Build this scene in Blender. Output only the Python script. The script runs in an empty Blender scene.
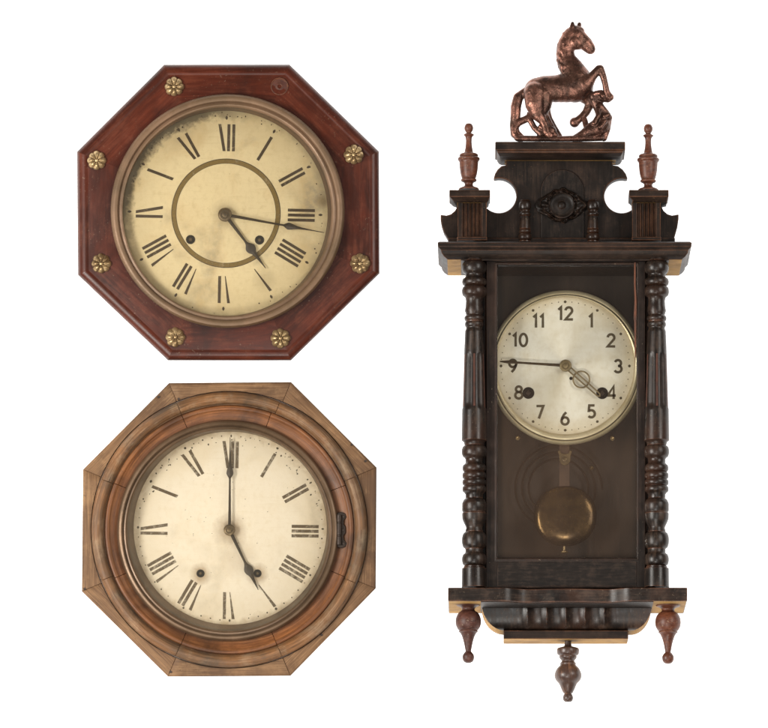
import bpy, bmesh, math, random
from mathutils import Vector, Matrix
random.seed(7)
C = bpy.context.scene.collection
PI = math.pi
# ------------------------------------------------------------------ units
U = 0.00125                      # one photograph pixel on the wall, in metres
D, CX, CY = 6000.0, 480.0, 1350.0   # camera distance and foot of its axis (long lens, rising front)
def W(X, Y, d):                  # a point d in front of the wall
    k = (D - d) / D
    return Vector(((CX + (X - CX) * k - 384) * U, -d * U, (364 - (CY + (Y - CY) * k)) * U))
def L(v, d): return v * (D - d) / D * U

# ------------------------------------------------------------------ object helpers
WL = {}
def empty(name, loc, label, cat):
    o = bpy.data.objects.new(name, None); C.objects.link(o)
    o.location = loc; o.empty_display_size = 0.03
    o['label'] = label; o['category'] = cat
    WL[o.name] = Vector(loc)
    return o
def obj(name, bm, mats, parent, label=None, ang=38, bevel=0, face=True, origin=None):
    if not isinstance(mats, (list, tuple)): mats = [mats]
    cs = [v.co for v in bm.verts]
    lo = Vector([min(c[i] for c in cs) for i in range(3)]); hi = Vector([max(c[i] for c in cs) for i in range(3)])
    c = origin if origin is not None else (lo + hi) / 2
    me = bpy.data.meshes.new(name)
    bmesh.ops.translate(bm, verts=bm.verts, vec=-c)
    bm.to_mesh(me); bm.free()
    for m in mats: me.materials.append(m)
    for p in me.polygons: p.use_smooth = True
    me.set_sharp_from_angle(angle=math.radians(ang))
    o = bpy.data.objects.new(name, me); C.objects.link(o)
    if parent is not None:
        o.parent = parent; o.location = c - WL[parent.name]
    else: o.location = c
    WL[o.name] = c.copy()
    if label: o['label'] = label
    if bevel:
        b = o.modifiers.new('edge', 'BEVEL'); b.width = bevel * U; b.segments = 2; b.limit_method = 'ANGLE'; b.angle_limit = math.radians(40)
    return o
def new(): return bmesh.new()
def uvl(bm): return bm.loops.layers.uv.verify()
def loft(bm, loops, closed=True, cap0=False, cap1=False, uv=None, mi=0):
    lay = uvl(bm)
    vs = [[bm.verts.new(p) for p in l] for l in loops]
    n = len(vs[0]); fs = []
    for i in range(len(vs) - 1):
        for j in range(n if closed else n - 1):
            k = (j + 1) % n
            f = bm.faces.new((vs[i][j], vs[i][k], vs[i + 1][k], vs[i + 1][j])); f.material_index = mi; fs.append(f)
            if uv:
                for lp, (a, b) in zip(f.loops, ((i, j), (i, j + 1), (i + 1, j + 1), (i + 1, j))): lp[lay].uv = uv(a, b)
    if cap0: fs.append(bm.faces.new(vs[0][::-1]))
    if cap1: fs.append(bm.faces.new(vs[-1]))
    for f in fs: f.material_index = mi
    return vs, fs
def grain(bm, axis, off=None, only=None):   # uv in pixel units, u along the grain
    lay = uvl(bm); a = Vector(axis).normalized()
    o = off if off is not None else (random.uniform(0, 900), random.uniform(0, 900))
    bm.normal_update()
    for f in (only or bm.faces):
        n = f.normal; t = n.cross(a)
        if t.length < 0.3: t = n.orthogonal(); aa = n.cross(t)
        else: aa = a
        t = t.normalized()
        for lp in f.loops:
            lp[lay].uv = (lp.vert.co.dot(aa) / U + o[0], lp.vert.co.dot(t) / U + o[1])
def fix(bm):
    bmesh.ops.recalc_face_normals(bm, faces=bm.faces)
def facefront(bm):
    bm.normal_update()
    s = sum(f.normal.y * f.calc_area() for f in bm.faces)
    if s > 0: bmesh.ops.reverse_faces(bm, faces=bm.faces)
def ring(bm, c, prof, n=144, joints=(), cap=False, joint_depth=0.7):
    """turned ring about the clock axis; prof = (r, d[, dx, dy]); joints = angles of butt joints"""
    off = (random.uniform(0, 900), random.uniform(0, 900))
    ths = [2 * PI * i / n for i in range(n)]
    jset = set()
    for a in joints:
        ths = [t for t in ths if abs((t - a + PI) % (2 * PI) - PI) > 0.016]
        for e, flag in ((-0.003, 0), (0, 1), (0.003, 0)):
            t = (a + e) % (2 * PI); ths.append(t)
            if flag: jset.add(round(t, 6))
    ths.sort(); m = len(ths)
    loops = []; acc = [0]
    for p in prof:
        r, d = p[0], p[1]; dx, dy = (p[2], p[3]) if len(p) > 2 else (0, 0)
        l = []
        for t in ths:
            dd = d - (joint_depth if round(t, 6) in jset else 0)
            q = W(c[0] + dx, c[1] + dy, dd); rr = L(r, dd)
            l.append(q + Vector((rr * math.cos(t), 0, rr * math.sin(t))))
        loops.append(l)
        if len(loops) > 1:
            pr = prof[len(loops) - 2]; acc.append(acc[-1] + math.hypot(p[0] - pr[0], p[1] - pr[1]))
    segoff = {}
    ja = sorted(a % (2 * PI) for a in joints)
    def so(t):
        if not ja: return (0, 0)
        k = sum(1 for a in ja if a <= t + 1e-7) % len(ja)
        if k not in segoff: segoff[k] = (random.uniform(0, 2000), random.uniform(0, 300))
        return segoff[k]
    def uv(i, j):
        t = ths[j] if j < m else ths[0] + 2 * PI
        s = so((ths[j - 1] if j > 0 else ths[0]) if j == m else t)
        return (t * prof[0][0] + off[0] + s[0], acc[i] + off[1] + s[1])
    # per face uv keeps each segment's own board
    lay = uvl(bm)
    vs = [[bm.verts.new(p) for p in l] for l in loops]
    for i in range(len(vs) - 1):
        for j in range(m):
            k = (j + 1) % m
            f = bm.faces.new((vs[i][j], vs[i][k], vs[i + 1][k], vs[i + 1][j]))
            s = so(ths[j] + 1e-4)
            t0, t1 = ths[j], (ths[k] if k else ths[0] + 2 * PI)
            for lp, (a, t) in zip(f.loops, ((i, t0), (i, t1), (i + 1, t1), (i + 1, t0))):
                lp[lay].uv = (t * prof[0][0] + off[0] + s[0], acc[a] + off[1] + s[1])
    if cap: bm.faces.new(vs[-1])
    facefront(bm)
def lathe(bm, X, d, prof, n=40, Y0=0, fl=None):
    """turned about a vertical axis; prof = (r, Y)"""
    off = (random.uniform(0, 900), random.uniform(0, 900))
    loops = []
    for r, Y in prof:
        q = W(X, Y + Y0, d); l = []
        for j in range(n):
            t = 2 * PI * j / n; rr = L(r, d)
            if fl: rr *= fl(t, Y)
            l.append(q + Vector((rr * math.cos(t), rr * math.sin(t), 0)))
        loops.append(l)
    loft(bm, loops, cap0=True, cap1=True, uv=lambda i, j: (prof[i][1] + off[0], 2 * PI * j / n * 10 + off[1]))
    fix(bm)
def smooth_prof(p, sub=4):       # Catmull-Rom through (r, Y)
    out = []
    for i in range(len(p) - 1):
        a = p[max(i - 1, 0)]; b = p[i]; c = p[i + 1]; e = p[min(i + 2, len(p) - 1)]
        for s in range(sub):
            t = s / sub
            def h(k): return 0.5 * (2 * b[k] + (c[k] - a[k]) * t + (2 * a[k] - 5 * b[k] + 4 * c[k] - e[k]) * t * t + (3 * b[k] - a[k] - 3 * c[k] + e[k]) * t ** 3)
            out.append((max(0.15, h(0)), h(1)))
    out.append(p[-1]); return out
def beads(*segs):                # joins beads ('b', r_valley, r_peak, y0, y1) and straight pieces ('s', r0, y0, r1, y1)
    out = []
    for s in segs:
        if s[0] == 's': out += [(s[1], s[2]), (s[3], s[4])]
        else:
            _, rv, rp, y0, y1 = s
            for i in range(11):
                t = i / 10; out.append((rv + (rp - rv) * math.sqrt(max(0, 1 - (2 * t - 1) ** 2)), y0 + (y1 - y0) * t))
    res = []
    for r, y in out:
        if res and y <= res[-1][1] + 1e-4: y = res[-1][1] + 0.02
        res.append((r, y))
    return res
def box(bm, x0, y0, x1, y1, d0, d1, ax=(1, 0, 0), mi=0):
    a = W(x0, y0, d1); b = W(x1, y1, d1); yb = -d0 * U
    v = [Vector((a.x, a.y, a.z)), Vector((b.x, a.y, a.z)), Vector((b.x, a.y, b.z)), Vector((a.x, a.y, b.z))]
    v2 = [Vector((p.x, yb, p.z)) for p in v]
    vs, fs = loft(bm, [v, v2], cap0=True, cap1=True, mi=mi)
    bmesh.ops.recalc_face_normals(bm, faces=fs)
    grain(bm, ax, only=fs)
    return fs
def prism(bm, pts, d0, d1, ax=(1, 0, 0), mi=0):
    v = [W(x, y, d1) for x, y in pts]; v2 = [Vector((p.x, -d0 * U, p.z)) for p in v]
    vs, fs = loft(bm, [v, v2], cap0=True, cap1=True, mi=mi)
    bmesh.ops.recalc_face_normals(bm, faces=fs)
    grain(bm, ax, only=fs)
    return fs
def rect_loft(bm, rows, dback, ax=(1, 0, 0), rawcap=True):
    loops = []
    for xl, xr, y, d in rows:
        a = W(xl, y, d); b = W(xr, y, d); yb = -dback * U
        loops.append([a, b, Vector((b.x, yb, b.z)), Vector((a.x, yb, a.z))])
    vs, fs = loft(bm, loops, cap0=True, cap1=True); fs[-1].material_index = 1 if rawcap else 0; fix(bm); grain(bm, ax)
def tube(bm, pts, rad, n=10, closed=False):
    loops = []
    m = len(pts)
    for i, p in enumerate(pts):
        a = pts[(i - 1) % m] if (closed or i > 0) else p; b = pts[(i + 1) % m] if (closed or i < m - 1) else p
        t = (b - a).normalized(); s = t.cross(Vector((0, 1, 0)))
        if s.length < 1e-3: s = t.cross(Vector((1, 0, 0)))
        s.normalize(); w = t.cross(s); r = rad[i] if isinstance(rad, (list, tuple)) else rad
        loops.append([p + (s * math.cos(2 * PI * k / n) + w * math.sin(2 * PI * k / n)) * r for k in range(n)])
    if closed: loops.append(loops[0]); loft(bm, loops)
    else: loft(bm, loops, cap0=True, cap1=True)
    bmesh.ops.remove_doubles(bm, verts=bm.verts, dist=1e-7); fix(bm)
def arc(cx, cy, r, a0, a1, n):   # image angles, y down
    return [(cx + r * math.cos(math.radians(a0 + (a1 - a0) * i / n)), cy + r * math.sin(math.radians(a0 + (a1 - a0) * i / n))) for i in range(n + 1)]

# ------------------------------------------------------------------ materials
def lin(r, g, b):
    f = lambda c: (c / 255 / 12.92) if c / 255 <= 0.04045 else ((c / 255 + 0.055) / 1.055) ** 2.4
    return (f(r), f(g), f(b), 1)
class NT:
    def __init__(s, name):
        s.m = bpy.data.materials.new(name); s.m.use_nodes = True; s.t = s.m.node_tree; s.t.nodes.clear()
        s.out = s.n('ShaderNodeOutputMaterial')
    def n(s, ty, **kw):
        x = s.t.nodes.new(ty)
        for k, v in kw.items(): setattr(x, k, v)
        return x
    def l(s, a, b): s.t.links.new(a, b)
    def coord(s, kind, sc=(1, 1, 1), loc=(0, 0, 0)):
        c = s.n('ShaderNodeTexCoord'); m = s.n('ShaderNodeMapping'); s.l(c.outputs[kind], m.inputs[0])
        m.inputs['Scale'].default_value = sc; m.inputs['Location'].default_value = loc
        return m.outputs[0]
    def noise(s, vec, scale, detail=6, rough=0.6, dist=0.0):
        x = s.n('ShaderNodeTexNoise'); x.inputs['Scale'].default_value = scale; x.inputs['Detail'].default_value = detail
        x.inputs['Roughness'].default_value = rough; x.inputs['Distortion'].default_value = dist
        s.l(vec, x.inputs['Vector']); return x.outputs['Fac']
    def ramp(s, fac, stops, interp='LINEAR'):
        r = s.n('ShaderNodeValToRGB'); e = r.color_ramp; e.interpolation = interp
        while len(e.elements) > 1: e.elements.remove(e.elements[-1])
        for i, (p, c) in enumerate(stops):
            q = e.elements[0] if i == 0 else e.elements.new(p)
            q.position = p; q.color = c if isinstance(c, tuple) else (c, c, c, 1)
        s.l(fac, r.inputs[0]); return r.outputs[0]
    def mix(s, fac, a, b, mode='MIX'):
        x = s.n('ShaderNodeMix', data_type='RGBA', blend_type=mode)
        s.set(x.inputs[0], fac); s.set(x.inputs[6], a); s.set(x.inputs[7], b); return x.outputs[2]
    def math(s, op, a, b=0.0, clamp=False):
        x = s.n('ShaderNodeMath', operation=op, use_clamp=clamp); s.set(x.inputs[0], a); s.set(x.inputs[1], b); return x.outputs[0]
    def set(s, sock, v):
        if hasattr(v, 'is_linked'): s.l(v, sock)
        else: sock.default_value = v
    def bump(s, h, strength=0.3, dist=0.0006):
        b = s.n('ShaderNodeBump'); b.inputs['Strength'].default_value = strength; b.inputs['Distance'].default_value = dist
        s.l(h, b.inputs['Height']); return b.outputs[0]
    def edge(s, rad, lo=0.008, hi=0.08):
        b = s.n('ShaderNodeBevel'); b.samples = 4; b.inputs['Radius'].default_value = rad
        g = s.n('ShaderNodeNewGeometry'); d = s.n('ShaderNodeVectorMath', operation='DOT_PRODUCT')
        s.l(b.outputs[0], d.inputs[0]); s.l(g.outputs['Normal'], d.inputs[1])
        inv = s.math('SUBTRACT', 1.0, d.outputs['Value'])
        return s.ramp(inv, [(lo, 0.0), (hi, 1.0)])
    def ao(s, dist):
        a = s.n('ShaderNodeAmbientOcclusion'); a.samples = 6; a.inputs['Distance'].default_value = dist
        return a.outputs['AO']
    def bsdf(s, col, rough, metal=0.0, normal=None, coat=0.0, coat_r=0.2, spec=0.5):
        p = s.n('ShaderNodeBsdfPrincipled'); s.set(p.inputs['Base Color'], col); s.set(p.inputs['Roughness'], rough)
        s.set(p.inputs['Metallic'], metal); p.inputs['Coat Weight'].default_value = coat; p.inputs['Coat Roughness'].default_value = coat_r
        p.inputs['Specular IOR Level'].default_value = spec
        if normal is not None: s.l(normal, p.inputs['Normal'])
        s.l(p.outputs[0], s.out.inputs[0]); return p

def wood(name, stops, gu=0.012, gv=0.22, rough=(0.35, 0.55), coat=0.0, wear=None, wear_r=1.2, wear_amt=0.8, stain=None, stain_amt=0.5,
         stain_scale=14, dirt=0.5, bump=0.25, streak=0.35, dist=1.2, spec=0.4, pale=None, pale_amt=0.0, specks=0.0, speckc=(.35, .27, .19, 1), aod=9, crack=0.0, stain_lo=0.45):
    t = NT(name)
    uv = t.coord('UV', (gu, gv, 1)); uvf = t.coord('UV', (gu * 3, gv * 4.5, 1))
    ob = t.coord('Object')
    g1 = t.noise(uv, 1.0, 5, 0.6, dist); g2 = t.noise(uvf, 1.0, 4, 0.7, 0.3)
    big = t.noise(ob, stain_scale, 5, 0.65, 0.6); big2 = t.noise(ob, stain_scale * 3.7, 6, 0.7, 0.2)
    col = t.ramp(g1, stops)
    k = t.ramp(g2, [(0.3, 1 - streak), (0.62, 1.0)])
    col = t.mix(1.0, col, k, 'MULTIPLY')
    if stain is not None:
        f = t.ramp(big, [(stain_lo, 0.0), (stain_lo + .22, stain_amt)]); col = t.mix(f, col, stain)
    if pale is not None:
        f = t.ramp(t.math('MULTIPLY', big2, t.math('ADD', g2, 0.35)), [(0.42, 0.0), (0.6, pale_amt)]); col = t.mix(f, col, pale)
    if wear is not None:
        e = t.edge(wear_r * U); m = t.math('MULTIPLY', e, t.ramp(big2, [(0.38, 0.15), (0.6, 1.0)])); m = t.math('MULTIPLY', m, wear_amt)
        col = t.mix(m, col, wear)
    if crack > 0:
        ck = t.noise(t.coord('UV', (0.012, 0.55, 1)), 1.0, 3, 0.5, 0.8); col = t.mix(t.ramp(ck, [(0.66, 0.0), (0.72, crack)]), col, (.012, .008, .005, 1))
    if specks > 0:
        sp = t.noise(ob, 420, 2, 0.5); sp2 = t.noise(ob, 30, 3, 0.5)
        f = t.math('MULTIPLY', t.ramp(sp, [(0.66, 0.0), (0.72, specks)]), t.ramp(sp2, [(0.45, 0.0), (0.62, 1.0)])); col = t.mix(f, col, speckc)
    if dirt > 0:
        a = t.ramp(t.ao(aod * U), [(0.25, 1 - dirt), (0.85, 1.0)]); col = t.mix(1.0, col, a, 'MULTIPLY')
    r = t.ramp(t.math('ADD', t.math('MULTIPLY', big2, 0.6), t.math('MULTIPLY', g2, 0.4)), [(0.35, rough[0]), (0.65, rough[1])])
    h = t.math('ADD', t.math('MULTIPLY', g2, 0.7), t.math('MULTIPLY', big2, 0.6))
    t.bsdf(col, r, normal=t.bump(h, bump), coat=coat, coat_r=0.22, spec=spec)
    return t.m
def metal(name, c1, c2, rough=(0.25, 0.45), met=0.9, scale=30, dirtc=None, dirt=0.6, bump=0.15, aod=5):
    t = NT(name); ob0 = t.coord('Object'); oi = t.n('ShaderNodeObjectInfo'); va = t.n('ShaderNodeVectorMath', operation='ADD'); t.l(ob0, va.inputs[0])
    t.l(t.math('MULTIPLY', oi.outputs['Random'], 7.0), va.inputs[1]); ob = va.outputs[0]
    a = t.noise(ob, scale, 6, 0.65, 0.4); b = t.noise(ob, scale * 6, 5, 0.7)
    col = t.mix(t.ramp(a, [(0.35, 0.0), (0.65, 1.0)]), c1, c2)
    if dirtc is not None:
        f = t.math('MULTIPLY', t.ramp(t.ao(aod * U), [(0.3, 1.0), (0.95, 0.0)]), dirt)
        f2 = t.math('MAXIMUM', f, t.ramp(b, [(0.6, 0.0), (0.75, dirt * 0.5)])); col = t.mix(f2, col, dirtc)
        me = t.math('MULTIPLY', t.math('SUBTRACT', 1.0, f2), met)
    else: me = met
    r = t.ramp(b, [(0.3, rough[0]), (0.7, rough[1])])
    t.bsdf(col, r, me, t.bump(b, bump, 0.0004)); return t.m

M = {}
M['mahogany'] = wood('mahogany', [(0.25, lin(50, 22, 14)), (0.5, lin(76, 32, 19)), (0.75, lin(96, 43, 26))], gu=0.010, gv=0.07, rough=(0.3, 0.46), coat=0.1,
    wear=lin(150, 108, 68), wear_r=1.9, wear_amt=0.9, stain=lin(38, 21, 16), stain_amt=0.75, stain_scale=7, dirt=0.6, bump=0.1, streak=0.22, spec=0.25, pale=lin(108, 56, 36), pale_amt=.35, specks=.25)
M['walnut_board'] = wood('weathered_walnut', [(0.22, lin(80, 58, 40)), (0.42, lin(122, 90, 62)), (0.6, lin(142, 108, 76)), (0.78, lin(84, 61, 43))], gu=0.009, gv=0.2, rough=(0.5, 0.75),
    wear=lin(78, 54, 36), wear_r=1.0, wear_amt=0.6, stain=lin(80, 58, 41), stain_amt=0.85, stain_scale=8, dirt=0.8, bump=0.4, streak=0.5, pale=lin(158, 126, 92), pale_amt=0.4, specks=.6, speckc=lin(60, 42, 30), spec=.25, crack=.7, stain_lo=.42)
M['walnut_moulding'] = wood('weathered_moulding', [(0.2, lin(82, 56, 36)), (0.45, lin(136, 94, 58)), (0.65, lin(152, 108, 70)), (0.85, lin(88, 60, 39))], gu=0.010, gv=0.2, rough=(0.42, 0.7),
    stain=lin(74, 62, 50), stain_amt=0.9, stain_scale=8, dirt=0.7, bump=0.55, streak=0.58, pale=lin(156, 136, 110), pale_amt=0.45, spec=.3, specks=.6, speckc=lin(48, 36, 28), aod=8, crack=.75, stain_lo=.4)
M['walnut_cove'] = wood('orange_cove', [(0.2, lin(88, 54, 30)), (0.45, lin(134, 83, 47)), (0.65, lin(152, 99, 58)), (0.85, lin(92, 56, 31))], gu=0.009, gv=0.22, rough=(0.38, 0.58),
    stain=lin(66, 42, 26), stain_amt=0.9, stain_scale=9, dirt=0.75, bump=0.35, streak=0.58, spec=.3, specks=.6, speckc=lin(40, 28, 20), aod=8, crack=.7, stain_lo=.4)
DK = [(0.25, lin(15, 11, 9)), (0.5, lin(27, 20, 16)), (0.75, lin(42, 31, 24))]
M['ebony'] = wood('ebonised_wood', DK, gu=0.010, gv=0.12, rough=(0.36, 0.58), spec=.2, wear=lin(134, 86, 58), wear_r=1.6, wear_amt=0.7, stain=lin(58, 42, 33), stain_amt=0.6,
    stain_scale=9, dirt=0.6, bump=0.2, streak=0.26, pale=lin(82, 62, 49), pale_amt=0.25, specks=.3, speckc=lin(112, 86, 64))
M['ebony_dark'] = wood('blackened_relief', [(0.3, lin(20, 15, 12)), (0.7, lin(34, 26, 21))], gu=0.02, gv=0.1, rough=(0.36, 0.6), wear=lin(120, 88, 70), wear_r=0.8, wear_amt=0.45,
    dirt=0.6, bump=0.3, pale=lin(72, 56, 46), pale_amt=0.3, spec=.2)
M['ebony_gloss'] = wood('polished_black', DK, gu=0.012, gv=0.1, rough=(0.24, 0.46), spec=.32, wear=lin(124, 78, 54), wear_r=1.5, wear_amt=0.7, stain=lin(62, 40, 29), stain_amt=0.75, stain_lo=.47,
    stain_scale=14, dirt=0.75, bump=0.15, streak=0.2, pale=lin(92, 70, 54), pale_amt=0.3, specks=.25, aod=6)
M['door'] = wood('dark_door_wood', [(0.25, lin(17, 12, 9)), (0.5, lin(28, 20, 15)), (0.75, lin(40, 29, 22))], gu=0.010, gv=0.12, rough=(0.34, 0.55), spec=.22, wear=lin(116, 74, 50), wear_r=1.0, wear_amt=0.35, stain=lin(50, 34, 26), stain_amt=0.65, stain_scale=9, dirt=0.6, bump=0.2, streak=0.24, pale=lin(84, 66, 54), pale_amt=0.2, specks=.4)
M['panel'] = wood('case_lining', [(0.3, lin(26, 19, 16)), (0.6, lin(50, 38, 31)), (0.8, lin(78, 60, 49))], gu=0.008, gv=0.05, rough=(0.5, 0.7), stain=lin(50, 38, 31), stain_amt=0.75,
    stain_scale=7, dirt=0.4, bump=0.1, streak=0.2)
M['raw'] = wood('bare_wood', [(0.25, lin(150, 110, 58)), (0.5, lin(186, 144, 80)), (0.8, lin(160, 118, 64))], gu=0.012, gv=0.3, rough=(0.6, 0.8), stain=lin(104, 74, 40), stain_amt=0.7,
    stain_scale=18, dirt=0.6, bump=0.2, streak=0.3, spec=.2)
M['split'] = wood('split_wood', [(0.25, lin(66, 36, 24)), (0.55, lin(108, 62, 40)), (0.8, lin(140, 88, 58))], gu=0.02, gv=0.4, rough=(0.5, 0.7), dirt=0.4, bump=0.3, stain=lin(44, 28, 21), stain_amt=0.9, stain_scale=34)
M['redfinial'] = wood('red_turned_wood', [(0.25, lin(68, 35, 23)), (0.5, lin(98, 53, 35)), (0.8, lin(120, 71, 47))], gu=0.25, gv=0.05, rough=(0.34, 0.56), coat=0.05, wear=lin(156, 108, 76), wear_r=1.1,
    wear_amt=0.6, specks=.5, streak=.4, pale=lin(140, 92, 64), pale_amt=.25, stain=lin(66, 38, 30), stain_amt=0.7, stain_scale=30, dirt=0.6, bump=0.15, spec=.35)
M['darkfinial'] = wood('dark_red_turned_wood', [(0.25, lin(56, 33, 27)), (0.5, lin(80, 48, 40)), (0.8, lin(98, 62, 52))], gu=0.25, gv=0.05, rough=(0.35, 0.55), wear=lin(140, 96, 76), wear_r=1.1, wear_amt=.6, specks=.5, streak=.4, pale=lin(120, 82, 66), pale_amt=.3, stain=lin(52, 32, 26), stain_amt=.7, stain_scale=34, dirt=.6, bump=.15, spec=.3)
M['worndark'] = wood('worn_dark_turning', [(0.25, lin(50, 34, 30)), (0.5, lin(74, 54, 46)), (0.8, lin(96, 72, 60))], gu=0.02, gv=0.14, rough=(0.28, 0.48), coat=0.15, wear=lin(178, 122, 84), wear_r=0.9,
    wear_amt=0.6, dirt=0.6, bump=0.2, pale=lin(150, 104, 72), pale_amt=0.4)
M['brass'] = metal('aged_brass', lin(206, 178, 132), lin(128, 102, 70), (0.24, 0.46), 0.7, 75, lin(60, 42, 28), 0.9, 0.2, 3)
M['bezel_copper'] = metal('browned_brass', lin(126, 98, 74), lin(96, 76, 54), (0.42, 0.58), 0.3, 14, lin(70, 46, 32), 0.6, 0.12, 6)
M['bezel_bronze'] = metal('dull_bronze', lin(116, 92, 70), lin(82, 64, 46), (0.35, 0.5), 0.5, 12, lin(48, 36, 26), 0.7, 0.12, 6)
M['bezel_pale'] = metal('pale_nickel_brass', lin(226, 214, 184), lin(200, 184, 146), (0.3, 0.42), 0.45, 16, lin(96, 80, 56), 0.8, 0.1, 4)
M['bob'] = metal('polished_brass', lin(110, 86, 54), lin(58, 44, 29), (0.16, 0.3), 0.85, 40, None, 0, 0.0)
M['rod'] = metal('brown_metal_strip', lin(84, 64, 52), lin(66, 50, 41), (0.4, 0.55), 0.4, 30, None)
M['hand'] = metal('blackened_steel', lin(66, 56, 44), lin(48, 40, 32), (0.38, 0.55), 0.4, 60, None, bump=0.3)
M['hub'] = metal('browned_hub', lin(112, 94, 66), lin(82, 68, 48), (0.3, 0.5), 0.6, 90, lin(50, 40, 28), 0.7, 0.3, 3)
M['handbrass'] = metal('tarnished_hand', lin(128, 112, 80), lin(100, 86, 60), (0.35, 0.5), 0.5, 60, lin(80, 66, 44), 0.5, 0.2, 2)
M['handdark'] = metal('browned_steel', lin(88, 74, 54), lin(66, 54, 40), (0.36, 0.5), 0.4, 60, None)
M['iron'] = metal('black_iron', lin(40, 32, 27), lin(58, 46, 38), (0.4, 0.6), 0.5, 60, None)
t = NT('bronzed_casting'); ob = t.coord('Object')
a = t.noise(ob, 60, 5, .6, .5); b = t.noise(ob, 240, 5, .7); c = t.noise(ob, 28, 4, .6)
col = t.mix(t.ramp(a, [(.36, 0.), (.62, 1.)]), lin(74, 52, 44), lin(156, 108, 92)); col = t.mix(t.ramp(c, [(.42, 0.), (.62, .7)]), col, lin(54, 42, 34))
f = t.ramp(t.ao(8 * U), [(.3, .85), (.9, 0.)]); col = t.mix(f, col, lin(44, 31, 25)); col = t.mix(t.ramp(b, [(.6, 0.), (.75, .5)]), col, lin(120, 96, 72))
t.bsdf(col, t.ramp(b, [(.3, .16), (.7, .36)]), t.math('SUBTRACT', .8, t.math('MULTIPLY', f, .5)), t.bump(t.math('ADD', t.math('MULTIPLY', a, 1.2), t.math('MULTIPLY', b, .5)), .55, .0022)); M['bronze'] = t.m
t = NT('black_hole'); t.bsdf(lin(17, 13, 10), 0.7, spec=.2); M['hole'] = t.m
t = NT('joint_nail'); t.bsdf(lin(52, 40, 32), 0.6, 0.3); M['nail'] = t.m

t = NT('dark_gong_wire'); t.bsdf(lin(40, 31, 26), 0.8, spec=.1); M['gong'] = t.m
def dial_mat(name, mid, edge, spots, R, grime_dir=None, grime=None, grime_amt=0.8, mott=0.5, warm=None, smudge=0.0, halos=()):
    t = NT(name); ob = t.coord('Object')
    ln = t.n('ShaderNodeVectorMath', operation='LENGTH'); t.l(ob, ln.inputs[0])
    rad = t.math('DIVIDE', ln.outputs['Value'], R * U)
    n1 = t.noise(ob, 16, 6, 0.6, 0.5); n2 = t.noise(ob, 70, 6, 0.7, 0.3); n3 = t.noise(ob, 260, 4, 0.6)
    rr = t.math('ADD', rad, t.math('MULTIPLY', t.math('SUBTRACT', n1, 0.5), 0.55))
    col = t.mix(t.ramp(rr, [(0.55, 0.0), (1.0, .75)], 'EASE'), mid, edge)
    n7 = t.noise(ob, 140, 6, 0.75); col = t.mix(t.ramp(n7, [(0.48, 0.0), (0.7, .4)]), col, edge)
    if warm is not None: col = t.mix(t.ramp(n1, [(0.5, 0.0), (0.75, mott)]), col, warm)
    col = t.mix(t.ramp(n2, [(0.55, 0.0), (0.8, mott)]), col, edge)
    col = t.mix(t.ramp(n3, [(0.66, 0.0), (0.8, 0.6)]), col, spots)
    if smudge:
        n4 = t.noise(ob, 15, 3, 0.5, 0.3); n5 = t.noise(ob, 110, 4, 0.7)
        f = t.math('MULTIPLY', t.ramp(n4, [(0.56, 0.0), (0.72, smudge)]), t.ramp(n5, [(0.35, 0.3), (0.6, 1.0)])); col = t.mix(f, col, lin(142, 135, 116))
    n6 = t.n('ShaderNodeTexNoise'); n6.inputs['Scale'].default_value = 1; mp = t.coord('Object', (30, 30, 420)); t.l(mp, n6.inputs['Vector']); n6.inputs['Detail'].default_value = 5
    col = t.mix(t.ramp(n6.outputs['Fac'], [(0.56, 0.0), (0.75, 0.35)]), col, edge)
    for hx, hz, hr, ha in halos:       # rust and oil stains round the arbors
        vd = t.n('ShaderNodeVectorMath', operation='DISTANCE'); t.l(ob, vd.inputs[0]); vd.inputs[1].default_value = (hx * U, 0, hz * U)
        q = t.math('ADD', t.math('DIVIDE', vd.outputs['Value'], hr * U), t.math('MULTIPLY', t.math('SUBTRACT', n2, .5), .9))
        col = t.mix(t.ramp(q, [(0.3, ha), (1.0, 0.0)]), col, spots)
    # grime where the glass meets the paint
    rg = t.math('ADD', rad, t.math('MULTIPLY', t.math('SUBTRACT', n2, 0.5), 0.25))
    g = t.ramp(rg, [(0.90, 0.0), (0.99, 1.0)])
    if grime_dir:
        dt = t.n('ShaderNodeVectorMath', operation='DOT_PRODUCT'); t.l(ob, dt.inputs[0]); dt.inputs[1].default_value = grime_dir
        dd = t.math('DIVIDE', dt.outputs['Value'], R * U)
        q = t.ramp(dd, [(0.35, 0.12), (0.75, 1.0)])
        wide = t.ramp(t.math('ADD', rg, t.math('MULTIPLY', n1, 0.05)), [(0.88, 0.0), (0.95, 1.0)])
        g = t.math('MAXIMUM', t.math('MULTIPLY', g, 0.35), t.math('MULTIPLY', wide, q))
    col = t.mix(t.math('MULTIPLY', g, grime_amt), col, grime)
    t.bsdf(col, 0.55, 0, t.bump(n3, 0.08, 0.0002), spec=0.3); return t.m
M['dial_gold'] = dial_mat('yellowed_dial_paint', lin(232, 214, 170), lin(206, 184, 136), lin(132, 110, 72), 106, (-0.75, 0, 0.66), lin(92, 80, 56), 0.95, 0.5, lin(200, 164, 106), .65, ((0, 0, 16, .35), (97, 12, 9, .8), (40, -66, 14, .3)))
M['dial_cream'] = dial_mat('cream_dial_paint', lin(234, 223, 202), lin(220, 204, 174), lin(150, 120, 80), 99, None, lin(160, 134, 96), 0.6, 0.45, lin(222, 204, 172), .25, ((0, -2, 19, .65), (-30, -45.5, 12, .7), (27, -45.5, 12, .7), (8, -30, 22, .25)))
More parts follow.
